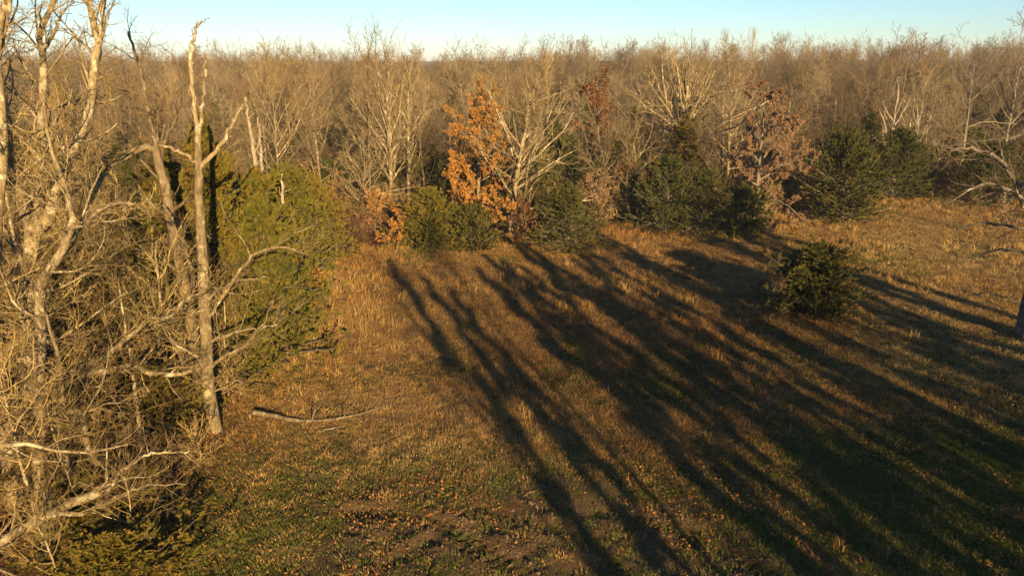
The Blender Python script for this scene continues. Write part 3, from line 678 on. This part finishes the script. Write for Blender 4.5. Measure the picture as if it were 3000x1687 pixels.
edge_tree('spreading_hickory', 'wide bare tree with pale limbs fanning out over the rust coloured sapling', 'fan', -.1, 49.4, 108, PB, PT, H=11.0, r=.2, K1=28, t0=.16, ang=(74, 26), ratio=.62, bias=(.22, -.05, .02), trop=.07, leaf=(M['tan_leaf'], 1, .13, lambda p: .25 * (p[:, 0] > 1.5) * (p[:, 2] < 6)))
edge_tree('orange_sapling', 'small sapling with bright orange leaves in front of the pale trunks', 'sapling', -7.5, 46.0, 109, BK, TW, H=2.9, leaf=(M['orange_leaf'], 4, .17, lambda p: np.full(len(p), .95)))
edge_tree('orange_sapling', 'wide low orange leaved sapling under the slim tall tree', 'sapling', -9.6, 50.0, 110, BK, TW, H=3.0, ratio=.6, leaf=(M['orange_leaf'], 4, .16, lambda p: np.full(len(p), .7)))
edge_tree('orange_sapling', 'rust orange sapling at the foot of the spreading hickory', 'sapling', .9, 47.6, 111, BK, TW, H=2.6, ratio=.6, leaf=(M['rust_leaf'], 4, .17, lambda p: np.full(len(p), .9)))
edge_tree('tan_sapling', 'pinkish tan leaved sapling beside the lone round cedar', 'sapling', 6.2, 49.8, 112, BK, TW, H=3.9, ratio=.55, leaf=(M['tan_leaf'], 4, .16, lambda p: np.full(len(p), .7)))
edge_tree('orange_sapling', 'tiny orange sapling against the left cedar wall', 'sapling', -10.3, 34.0, 113, BK, TW, H=1.9, leaf=(M['orange_leaf'], 4, .13, lambda p: np.full(len(p), .8)))
edge_tree('rust_oak', 'dark rust leaved oak behind the spreading hickory', 'oak', 7.4, 62.0, 114, M['dark_and_shaded_bark'], TW, H=9.9, ratio=.28, leaf=(M['rust_leaf'], 12, .15, lambda p: np.clip(.18 * (p[:, 2] - 2), 0, .95)))
edge_tree('vase_sycamore', 'great pale vase shaped bare tree rising above the dark cedars', 'fan', 14.6, 64.5, 115, PB, PT, H=11.6, r=.34, K1=30, t0=.36, t1=.85, ang=(62, 14), ratio=.62, trop=.06, K2=6, K3=5)
edge_tree('vase_sycamore', 'smaller pale tree with upswept branches beside the great vase shaped one', 'round', 18.9, 64.0, 116, PB, PT, H=9.0, ang=(70, 35))
edge_tree('tan_oak', 'broad bare oak veiled in pinkish tan leaves beyond the cedars', 'oak', 18.0, 53.4, 117, GB, GT, H=9.0, t0=.07, ratio=.48, K4=4, leaf=(M['tan_leaf'], 20, .12, lambda p: np.where(fbm(p[:, 0] + p[:, 1], p[:, 2], .4, 3) > .36, .8, .15)))
edge_tree('tan_oak', 'taller oak with faded orange leaves behind the pinkish one', 'oak', 18.6, 65.0, 118, GB, GT, H=10.6, ratio=.34, leaf=(M['tan_leaf'], 8, .13, lambda p: .6 * (fbm(p[:, 0] + p[:, 1], p[:, 2], .4, 3) > .42)))
edge_tree('grey_maple', 'small grey bare tree with forked stem above the dark cedar hollow', 'round', 9.9, 57.0, 119, PB, GT, H=6.3, r=.1)
edge_tree('grey_maple', 'tan leaved slim tree in the dark hollow between the cedars', 'narrow', 8.6, 54.0, 120, BK, TW, H=6.5, r=.07, leaf=(M['rust_leaf'], 2, .16, lambda p: .35 * (p[:, 2] < 4.6)))
edge_tree('bleached_ash', 'bleached dead tree with upright antler limbs above the right cedars', 'fan', 33.0, 65.0, 121, DW, DW, H=8.6, r=.24, K1=11, t0=.3, t1=.9, ang=(35, 18), ratio=.42, K2=2, K3=1, K4=0)
edge_tree('bleached_ash', 'bleached dead tree spreading finger like limbs beside the antler limbed one', 'fan', 36.3, 66.0, 122, DW, DW, H=8.0, r=.24, K1=13, t0=.25, t1=.8, ang=(55, 25), ratio=.5, K2=2, K3=1, K4=0)
edge_tree('tall_elm', 'tall bare tree with drooping pale branches behind the dark right cedar', 'round', 38.8, 63.5, 123, GB, GT, H=11.2, r=.18, trop=.02)
edge_tree('tall_elm', 'second tall bare tree close beside the drooping one at right', 'forest', 43.0, 64.5, 124, GB, GT, H=12.0, r=.18)
edge_tree('pale_sapling', 'thin bleached sapling standing alone on the bright meadow at right', 'sapling', 33.6, 48.4, 125, DW, DW, H=3.4, r=.05, K1=9, ang=(40, 25))
edge_tree('bare_shrub', 'reddish leafless shrub leaning against the lone meadow cedar', 'sapling', 12.4, 33.2, 126, BK, M['red_twig'], cat='shrub', H=2.3, K1=26, t0=.06, ratio=.62, ang=(75, 35), K4=3)

# ================================================================== CEDARS
CD, CK = M['cedar'], M['dark_cedar']
C4 = ('wide', 4.0, 2.0, CD); CN = ('near', 6.0, 2.9, CD); CS = ('spire', 9.0, 2.4, CD); CR = ('round', 5.2, 2.9, CK); CL = ('low', 2.5, 1.7, CK)
kw_near = dict(limbs=210, tuft=.2, k2=9, k3=8)
cedar('spire', 9.0, 2.5, CD, -11.9, 28.5, 'tall pointed olive cedar right behind the snapped hickory', .4, (1, 1, 1.08), limbs=240, tuft=.2, k2=10, k3=8)
cedar('near', 6.0, 2.9, CD, -10.4, 29.0, 'broad olive cedar facing the meadow at the left wall front', 1.1, (.9, .95, 1.08), **kw_near)
cedar('spire', 9.0, 2.5, CD, -13.4, 27.6, 'second tall pointed cedar behind the leaning hickory', 2.2, (1.0, 1.0, .95))
cedar('near', 6.0, 2.9, CD, -10.5, 25.9, 'smaller olive cedar at the near end of the left wall by the hickory foot', 4.9, (.55, .6, .62), **kw_near)
cedar('near', 6.0, 2.9, CD, -12.4, 34.0, 'large golden olive cedar in the middle of the left wall', 2.0, (1.1, 1.1, 1.12), **kw_near)
cedar('near', 6.0, 2.9, CD, -12.5, 39.5, 'golden olive cedar near the far end of the left wall', 3.0, (1.05, 1.05, 1.05), **kw_near)
cedar('near', 6.0, 2.9, CD, -12.0, 44.5, 'last dark olive cedar closing the left wall by the orange saplings', 4.2, (.85, .85, .86), **kw_near)
cedar('near', 6.0, 2.9, CD, -15.2, 31.0, 'shaded cedar behind the leaning hickory', 5.1, (.95, .95, .9), **kw_near)
cedar('near', 6.0, 2.9, CD, -16.5, 27.0, 'cedar deep in the thicket behind the forked oak', .9, (.9, .9, .85), **kw_near)
cedar('near', 6.0, 2.9, CD, -12.9, 25.6, 'low cedar in the gap between forked oak and leaning hickory', 2.6, (.8, .8, .8), **kw_near)
cedar('near', 6.0, 2.9, CD, -14.9, 23.2, 'cedar right behind the stem of the forked oak', 3.6, (.7, .7, .85), **kw_near)
cedar('wide', 4.0, 2.0, CD, -10.6, 16.2, 'small green cedar at the bottom corner beneath the bare limbs', 0, (1.1, 1.1, .5), limbs=170, tuft=.16, k2=10, k3=9)
cedar('wide', 4.0, 2.0, CD, -12.2, 21.5, 'low green cedar under the long horizontal oak limb', 1.7, (1.0, 1.0, .7), limbs=170, tuft=.16, k2=10, k3=9)
cedar('wide', 4.0, 2.0, CD, -8.9, 13.8, 'scrubby green cedar at the very bottom under the thick pale limb', 2.9, (1.0, 1.0, .42), limbs=170, tuft=.16, k2=10, k3=9)
cedar('wide', 4.0, 2.0, CD, -5.5, 46.4, 'dense green cedar at the wood edge between orange sapling and orange oak', .5, (1.2, 1.15, 1.0))
cedar('low', 2.6, 1.7, CK, -2.4, 47.0, 'low dark cedar below the orange oak', 1.4, (1.35, 1.2, 1.0), limbs=110, tuft=.2)
cedar('low', 2.6, 1.7, CK, -3.8, 48.0, 'small cedar wedged behind the two green ones below the orange oak', 2.4, (.9, .9, .95))
cedar('round', 5.0, 2.2, CK, 3.7, 46.6, 'rounded dark cedar standing forward of the wood beside the spreading hickory', 0, (1.15, 1.1, .84), limbs=150, tuft=.2)
cedar('broad', 5.2, 2.9, CK, 11.0, 51.2, 'largest dark cedar in the pair at the hollow', .4, (.95, .95, 1.0), limbs=170, tuft=.22)
cedar('broad', 5.2, 2.9, CK, 13.4, 50.8, 'dark cedar joined to the right of the hollow', 2.2, (.8, .85, .86))
cedar('low', 2.6, 1.7, CK, 16.2, 50.6, 'low round cedar at the right end of the dark cedar clump', 3.3, (1.25, 1.2, 1.22))
cedar('spire', 9.0, 2.5, CK, 13.6, 59.0, 'tall cedar rising behind the dark clump toward the vase shaped tree', .3, (1.1, 1.1, .82))
cedar('near', 6.0, 2.9, CD, 8.2, 57.5, 'shadowy cedar at the back of the hollow', 1.9, (.9, .9, 1.0))
cedar('broad_bright', 5.4, 2.9, M['mid_cedar'], 24.6, 53.6, 'large bright green cedar on the swell of the meadow', 5.0, (1.2, 1.15, 1.12), limbs=230, tuft=.21, k3=8, top=.75)
cedar('broad_bright', 5.4, 2.9, M['mid_cedar'], 31.6, 60.4, 'brown tipped cedar under the bleached antler limbed tree', 3.9, (1.05, 1.05, .98))
cedar('broad', 5.2, 2.9, CK, 37.6, 57.5, 'dark shaded cedar at the right wood edge', 1.0, (1.0, 1.0, .95))
cedar('broad', 5.2, 2.9, CK, 43.5, 60.5, 'dark cedar behind the edge oak branches', 2.7, (1.0, 1.0, 1.0))
cedar('bush', 3.5, 2.35, CK, 14.6, 33.8, 'lone ragged cedar bush standing on the shadowed meadow', 0, (1.2, 1.08, .96), name='cedar_bush', limbs=85, tuft=.23, leaders=5, top=.85)

for x, y, sx, sz, lab in [(-17.5, 54.0, .95, .95, 'dark cedar behind the thin bare trunks beside the snags'), (-14.2, 57.0, .9, .85, 'dark cedar standing behind the slim tree with brown leaves'), (-11.4, 60.0, 1.0, .95, 'dark cedar seen between the slender grey trunk and the slim tree'),
        (-7.2, 60.5, .95, .9, 'dark cedar directly behind the slanting pale stem'), (-4.6, 55.0, .85, .95, 'dark cedar in the gap left of the orange oak'), (1.6, 55.5, .9, 1.0, 'dark cedar behind the limbs of the spreading hickory'), (4.6, 58.0, 1.0, 1.1, 'dark cedar between the spreading hickory and the rust oak'),
        (28.5, 63.0, 1.0, 1.05, 'dark cedar peering between the two bright meadow cedars'), (40.5, 66.0, 1.0, 1.1, 'dark cedar under the drooping bare tree at right')]:
    cedar('broad', 5.2, 2.9, CK, x, y, lab, x * 1.3, (sx, sx, sz))
# ================================================================== THE WOOD BEHIND
def variant(style, seed, mb, mt, leaf=None, **kw):
    rng = np.random.default_rng(seed); T, L1, fine = bare(style, rng, kw.pop('twig_r', .011), **kw)
    v, q_ = tubes(T[0], T[1], 7); tr = mesh_np('trunk', v, q_, mb)
    ps = [tubes(L1[0], L1[1], 4), tubes(fine[0][0], fine[0][1], 3), tubes(fine[1][0], fine[1][1], 3)]
    if len(fine) > 2: ps.append(tubes(fine[2][0], fine[2][1], 3))
    v, f = joined(ps); cr = mesh_np('crown', v, f, mt); lv = None
    if leaf:
        ml, n_per, size, keep = leaf; d = dress(fine, rng, n_per, size, keep); lv = mesh_np('leaves', d[0], d[1], ml, smooth=False)
    return tr, cr, lv
WT, HT = M['wood_twig'], M['hill_twig']
VAR = [variant('forest', 201, BK, WT, K3=5, K4=3), variant('forest', 202, GB, WT, K3=5, K4=3), variant('narrow', 203, PB, WT, K3=5, K4=3), variant('fan', 204, BK, WT, K3=5, K4=3),
       variant('dome', 205, GB, HT, twig_r=.013), variant('dome', 206, PB, HT, H=6.2, ratio=.85, ang=(84, 12), twig_r=.013),
       variant('fan', 207, PB, HT, H=8.5, K1=20, t0=.25, ang=(70, 20), ratio=.62, trop=.06, tw=.0, K3=5, K4=3, twig_r=.013)]
VSHAPE = ['upright tan', 'upright pale', 'slender pale', 'fan shaped brown', 'round crowned grey', 'round crowned brown', 'fan shaped grey']
VLEAF = [variant('oak', 208, BK, TW, (M['rust_leaf'], 3, .2, lambda p: np.full(len(p), .5)), K4=3), variant('forest', 209, BK, TW, (M['tan_leaf'], 2, .2, lambda p: np.full(len(p), .35)), K4=3)]
VDENSE = [variant('narrow', 210 + k, BK, TW, (M['rust_leaf'], 3, .2, lambda p: np.full(len(p), .55)), ratio=.06 + .05 * k, K1=16, K4=3, t0=.28, wob=.02) for k in range(2)]

rw = np.random.default_rng(77)
def sector_phrase(x, y):
    k = x / max(y, 1)
    for lim, ph in ((-.45, 'behind the pale oaks at left'), (-.2, 'behind the left cedar wall'), (-.06, 'behind the tallest fan shaped tree'), (.1, 'behind the orange oak'),
                    (.25, 'behind the great vase shaped sycamore'), (.45, 'behind the pinkish oak and cedars'), (9, 'behind the bleached dead trees')):
        if k < lim: return ph
def depth_phrase(y): return 'close' if y < 70 else ('in the second rank' if y < 92 else 'near the skyline')
pts = []
yy = -4.0
taken = np.array([(o.location.x, o.location.y) for o in COL.objects if o.type == 'EMPTY'])
while yy < 330:
    sp = np.interp(yy, [0, 60, 75, 100, 330], [4.2, 4.4, 5.4, 6.0, 13.0])
    xx = -0.78 * max(yy, 10) - 14
    while xx < .78 * max(yy, 10) + 14:
        pts.append((xx + rw.uniform(-.42, .42) * sp, yy + rw.uniform(-.42, .42) * sp)); xx += sp
    yy += sp
pts = np.array(pts); d = wood_depth(pts[:, 0], pts[:, 1])
ok = (d > np.where((pts[:, 1] > 26) & (pts[:, 1] < 47), 4.5, 2.5)) & (pts[:, 1] > 13)
near_taken = np.array([np.min(np.hypot(taken[:, 0] - p[0], taken[:, 1] - p[1])) for p in pts])
ok &= near_taken > np.where(pts[:, 1] < 35, 1.8, 2.2)
pts = pts[ok]
pts = pts[np.argsort(pts[:, 1] + .25 * np.abs(pts[:, 0]))]
kind_u = rw.random(len(pts))
far_pts = []; n_bare = 0
for i, (x, y) in enumerate(pts):
    z = float(terrain(x, y)) - .05; rz = rw.random() * 6.283; s = rw.uniform(.58, .84) * (.72 + .56 * float(fbm(x + 50, y, .05, 2))) * float(np.interp(y, [50, 64, 82, 120, 200], [.70, .76, .9, 1.04, 1.1])) ; u = kind_u[i]
    if x > .08 * y:
        s = rw.uniform(.8, 1.12) * (.70 + .60 * float(fbm(x + 50, y, .07, 2))) * float(np.interp(y, [55, 75, 110, 180], [.72, .80, .92, .98]))
        if rw.random() < .16: continue
    side = x < -10 - .0 * y and y < 47
    if y > 118 or n_bare >= 290:
        far_pts.append((x, y, z, rz, s, u)); continue
    if u < (.06 if (y < 60 and -15 < x < 3) else (.36 if y < 76 else (.24 if x > .08 * y else .14))):
        h_ = rw.uniform(.5, 1.0)
        sp_ = rw.random() < .5
        near_left = x < -9 and y < 47
        cedar(('near' if near_left else 'spire_dark') if sp_ else ('near' if near_left else 'broad'), 8.5, 2.4, CK, x, y, '%s %s cedar %s %s' % ('tall' if h_ > .75 else 'short', 'pointed' if sp_ and not near_left else 'broad', depth_phrase(y), sector_phrase(x, y)), rz, (.9, .9, .8 * h_ + .1), group='cedars within the wood ' + sector_phrase(x, y), limbs=120, tuft=.24)
        continue
    if u > .955:
        tr, cr, lv = VLEAF[i % 2]; nm = 'rust_leaved_oak'; s *= .62 if x > .08 * y else .9
        t = thing(nm, 'oak holding dull rust leaves %s %s' % (depth_phrase(y), sector_phrase(x, y)), 'tree', (x, y, z), rz, 'rust leaved oaks in the wood', (s, s, s))
    else:
        vi = int(rw.choice(7, p=[.03, .03, .02, .04, .34, .32, .22] if x > .08 * y else [.14, .12, .09, .15, .19, .19, .12]))
        tr, cr, lv = VAR[vi]
        if x > .08 * y and vi < 4: s *= .62
        elif x <= .08 * y: s = min(s * 1.35, 1.12) if vi in (4, 5) else min(s, .87)
        lab = '%s bare tree %s %s' % (VSHAPE[vi], depth_phrase(y), sector_phrase(x, y)); grp = 'bare trees ' + sector_phrase(x, y)
        t = thing('bare_tree', lab, 'tree', (x, y, z), rz, grp, (s, s, s * rw.uniform(.92, 1.06))); n_bare += 1
    add('trunk', tr, t); add('crown', cr, t)['kind'] = 'stuff'
    if lv: add('leaves', lv, t)['kind'] = 'stuff'
print('bare', n_bare, 'far', len(far_pts))
# beyond the nearest trees the wood reads as one mass
fp = np.array(far_pts)
src = [VAR[0], VAR[2], VAR[4], VAR[6], VLEAF[1]]
kinds = [v[1] for v in src] + [v[0] for v in src] + [VLEAF[1][2], _cedar_cache['broad'][2]]      # crowns, trunks, leaves, cedar
pk = np.where(fp[:, 5] < np.where(fp[:, 0] > .08 * fp[:, 1], .2, .08), 11, np.where(fp[:, 5] > .95, 4, np.where(rw.random(len(fp)) < .62, 2, rw.integers(0, 4, len(fp)))))
right_ = fp[:, 0] > .08 * fp[:, 1]; jit = rw.random(len(fp))
ks = np.select([pk == 11, np.isin(pk, [0, 1, 4]), pk == 2], [.55 + .3 * jit, .60 + .28 * jit ** 2, np.where(right_, fp[:, 4] * 1.02, .92 + .42 * jit ** 2)], np.where(right_, fp[:, 4], .72 + .24 * jit))
ix = np.arange(len(fp)); br_ = ix[pk < 5]; lf = ix[pk == 4]
order = np.concatenate([ix, br_, lf]); pk = np.concatenate([pk, pk[br_] + 5, np.full(len(lf), 10)])
scatter('far_woodland', kinds, fp[order, :3], pk, np.stack([np.zeros(len(order)), np.zeros(len(order)), fp[order, 3]], 1), np.stack([ks[order]] * 3, 1), rw.random(len(fp))[order], 'leafless woodland canopy running to the skyline')

# slender understorey trees that fill the left thicket
UND = [variant('round', 310, PB, PT, H=6.2, r=.07, K1=16, K4=4, twig_r=.0055, t0=.2, trop=.03), variant('fan', 311, PB, PT, H=5.4, r=.06, K1=16, K4=4, twig_r=.0055, ang=(65, 30))]
for i, (x, y, s, where) in enumerate([(-11.6, 20.4, 1.0, 'beside the long horizontal oak limb'), (-13.2, 20.8, 1.15, 'against the forked oak'), (-12.0, 15.9, .8, 'above the thick pale low limb'),
        (-10.6, 24.9, .8, 'between the two hickories'), (-14.2, 16.6, 1.1, 'at the picture edge below the leaning oak'), (-12.5, 18.2, 1.3, 'in front of the forked oak stem'), (-14.6, 21.5, 1.4, 'behind the forked oak'), (-11.9, 22.6, 1.2, 'left of the snapped hickory'),
        (-9.3, 15.2, .42, 'at the tip of the thick pale low limb'), (-10.6, 14.3, .5, 'under the thick pale low limb'), (-11.4, 16.6, .7, 'beside the kinked crooked tree')]):
    tr, cr, lv = UND[i % 2]
    t = thing('understorey_tree', '%s bare understorey tree %s' % ('round topped' if i % 2 == 0 else 'fan shaped', where), 'tree', (x, y, float(terrain(x, y)) - .05), i * 1.7, 'understorey trees of the left thicket', (s, s, s))
    add('trunk', tr, t); add('crown', cr, t)['kind'] = 'stuff'

# undergrowth: leafless brush under the trees
br = []
for sd in range(4):
    rng = np.random.default_rng(400 + sd)
    T, L1, fine = bare('sapling', rng, .006, H=1.5, K1=26, t0=.03, ratio=.9, ang=(80, 35), K2=7, K3=5)
    v, f = joined([tubes(T[0], T[1], 4), tubes(L1[0], L1[1], 3), tubes(fine[0][0], fine[0][1], 3), tubes(fine[1][0], fine[1][1], 3)])
    br.append(mesh_np('brush', v, f, [TW, PT, M['red_twig'], PT][sd]))
bx = []
for _ in range(1):
    y = 12 + 70 * rw.random(9000); x = (rw.random(9000) * 2 - 1) * (.78 * y + 6)
    dd = wood_depth(x, y); k = (dd > np.where(y < 35, .6, 1.2)) & (y > 17.5) & (rw.random(9000) < np.where(y < 30, .16, .40))
    bx = np.stack([x[k], y[k], terrain(x[k], y[k])], 1)
n = len(bx); s = rw.uniform(.6, 1.5, n)
scatter('undergrowth', br, bx, rw.integers(0, 4, n), np.stack([rw.normal(0, .2, n), rw.normal(0, .2, n), rw.random(n) * 6.28], 1), np.stack([s, s, s], 1), rw.random(n), 'tangled leafless brush beneath the trees')

# ================================================================== trees outside the picture that shade the meadow
rs = np.random.default_rng(5)
SH = [(a_ + rs.uniform(-.45, .45), b_, k_) for a_, b_, k_ in [
      (6.6, -8, 3), (8.4, -13, 0), (9.8, -7, 3), (11.6, -15, 0), (13.0, -6, 1), (14.6, -14, 0), (16.0, -4, 0), (17.2, -17, 1), (18.8, -8, 0), (20.0, -18, 3), (21.0, -3, 1), (22.6, -15, 0), (23.6, -20, 1), (24.6, -14, 3),
      (26.0, -18, 0), (27.2, -13, 0), (28.4, -6, 1), (29.6, 0, 0), (30.9, 3, 1), (32.2, -4, 0), (33.8, 2, 0), (12.4, -27, 2), (15.6, -29, 1), (19.4, -30, 2), (22.0, -33, 1), (25.2, -31, 2), (28.0, -29, 1),
      (14.0, -20, 4), (18.0, -23, 4), (23.0, -25, 4), (26.6, -21, 4), (31.0, -18, 4),
      (7.5, -11, 0), (9.1, -10, 0), (12.3, -10, 0), (13.8, -10, 0), (15.3, -8, 0), (16.6, -11, 0), (18.0, -12, 0), (19.4, -5, 0), (21.8, -9, 0), (25.3, -20, 0), (28.9, -13, 0), (31.6, -7, 0)]]
for i, (a_, b_, k_) in enumerate(SH):
    x, y = a_ * .946 - b_ * .326, a_ * .326 + b_ * .946          # across and along the sun's direction
    tr, cr, lv = VDENSE[k_] if k_ < 2 else VAR[{2: 3, 3: 2, 4: 0}[k_]]
    s = rw.uniform(.9, 1.12)
    t = thing('bare_tree', 'bare tree behind the viewer throwing a long shadow on the meadow', 'tree', (x, y, float(terrain(x, y)) - .05), rw.random() * 6.283, 'bare trees shading the meadow', (s, s, s))
    add('trunk', tr, t); add('crown', cr, t)['kind'] = 'stuff'
    if lv: add('leaves', lv, t)['kind'] = 'stuff'

# ================================================================== fallen wood
def log(name, label, pts, r0, r1, seed, branches=0, mat=DW):
    rng = np.random.default_rng(seed); p = np.array(pts, float); p[:, 2] += ground_z(p[:, 0], p[:, 1]); b = p[0].copy()
    t = thing(name, label, 'log', tuple(b)); c, r = spline(p - b, r0, r1, 26, rng, .015, 1.0)
    v, q_ = tubes(c, r, 9); add('stem', mesh_np('stem', v, q_, mat), t)
    if branches:
        L = shoots(c, r, branches, .3, .97, 1.0, (55, 40), 6, rng, .2, .04, .55, .012, .4, plen=1.0)
        for j in range(branches):
            v, q_ = tubes(L[0][j:j + 1], L[1][j:j + 1], 5); add('branch', mesh_np('branch', v, q_, mat), t)
log('fallen_log', 'long fallen branch lying on the grass from the foot of the snapped hickory', [(-9.1, 23.3, .18), (-8.3, 23.15, .14), (-7.4, 23.0, .05), (-6.4, 23.05, .06), (-5.6, 23.4, .08), (-4.9, 23.8, .12)], .10, .03, 71, 9, BK)
log('fallen_branch', 'pale broken stick lying on the open grass near the bottom centre', [(.3, 18.2, .05), (.65, 18.45, .08), (1.0, 18.7, .05)], .022, .012, 72, 0, BK)
log('fallen_branch', 'short pale stick beside the long fallen branch', [(-6.6, 22.2, .06), (-6.1, 22.4, .07), (-5.9, 22.5, .05)], .03, .02, 73)
log('fallen_branch', 'pale stick at the wood edge near the rounded dark cedar', [(-.5, 46.6, .06), (.6, 46.9, .12), (1.6, 46.7, .06)], .04, .02, 74)

# ================================================================== thin evening haze
hb = np.array([(x, y, z) for z in (-1.6, 19.0) for y in (-420, 3250) for x in (-2560, 2660)], float)
hf = np.array([(0, 2, 3, 1), (4, 5, 7, 6), (0, 1, 5, 4), (2, 6, 7, 3), (0, 4, 6, 2), (1, 3, 7, 5)])
t = NT('haze_air'); pv = t.n('ShaderNodeVolumePrincipled'); pv.inputs['Color'].default_value = (.80, .88, 1.0, 1); pv.inputs['Density'].default_value = .00024; pv.inputs['Anisotropy'].default_value = 0.0
t.l(pv.outputs[0], t.out.inputs['Volume'])
ho = add('haze', mesh_np('haze', hb, hf, t.m, smooth=False)); tag(ho, 'thin bluish evening haze over the woodland', kind='stuff')
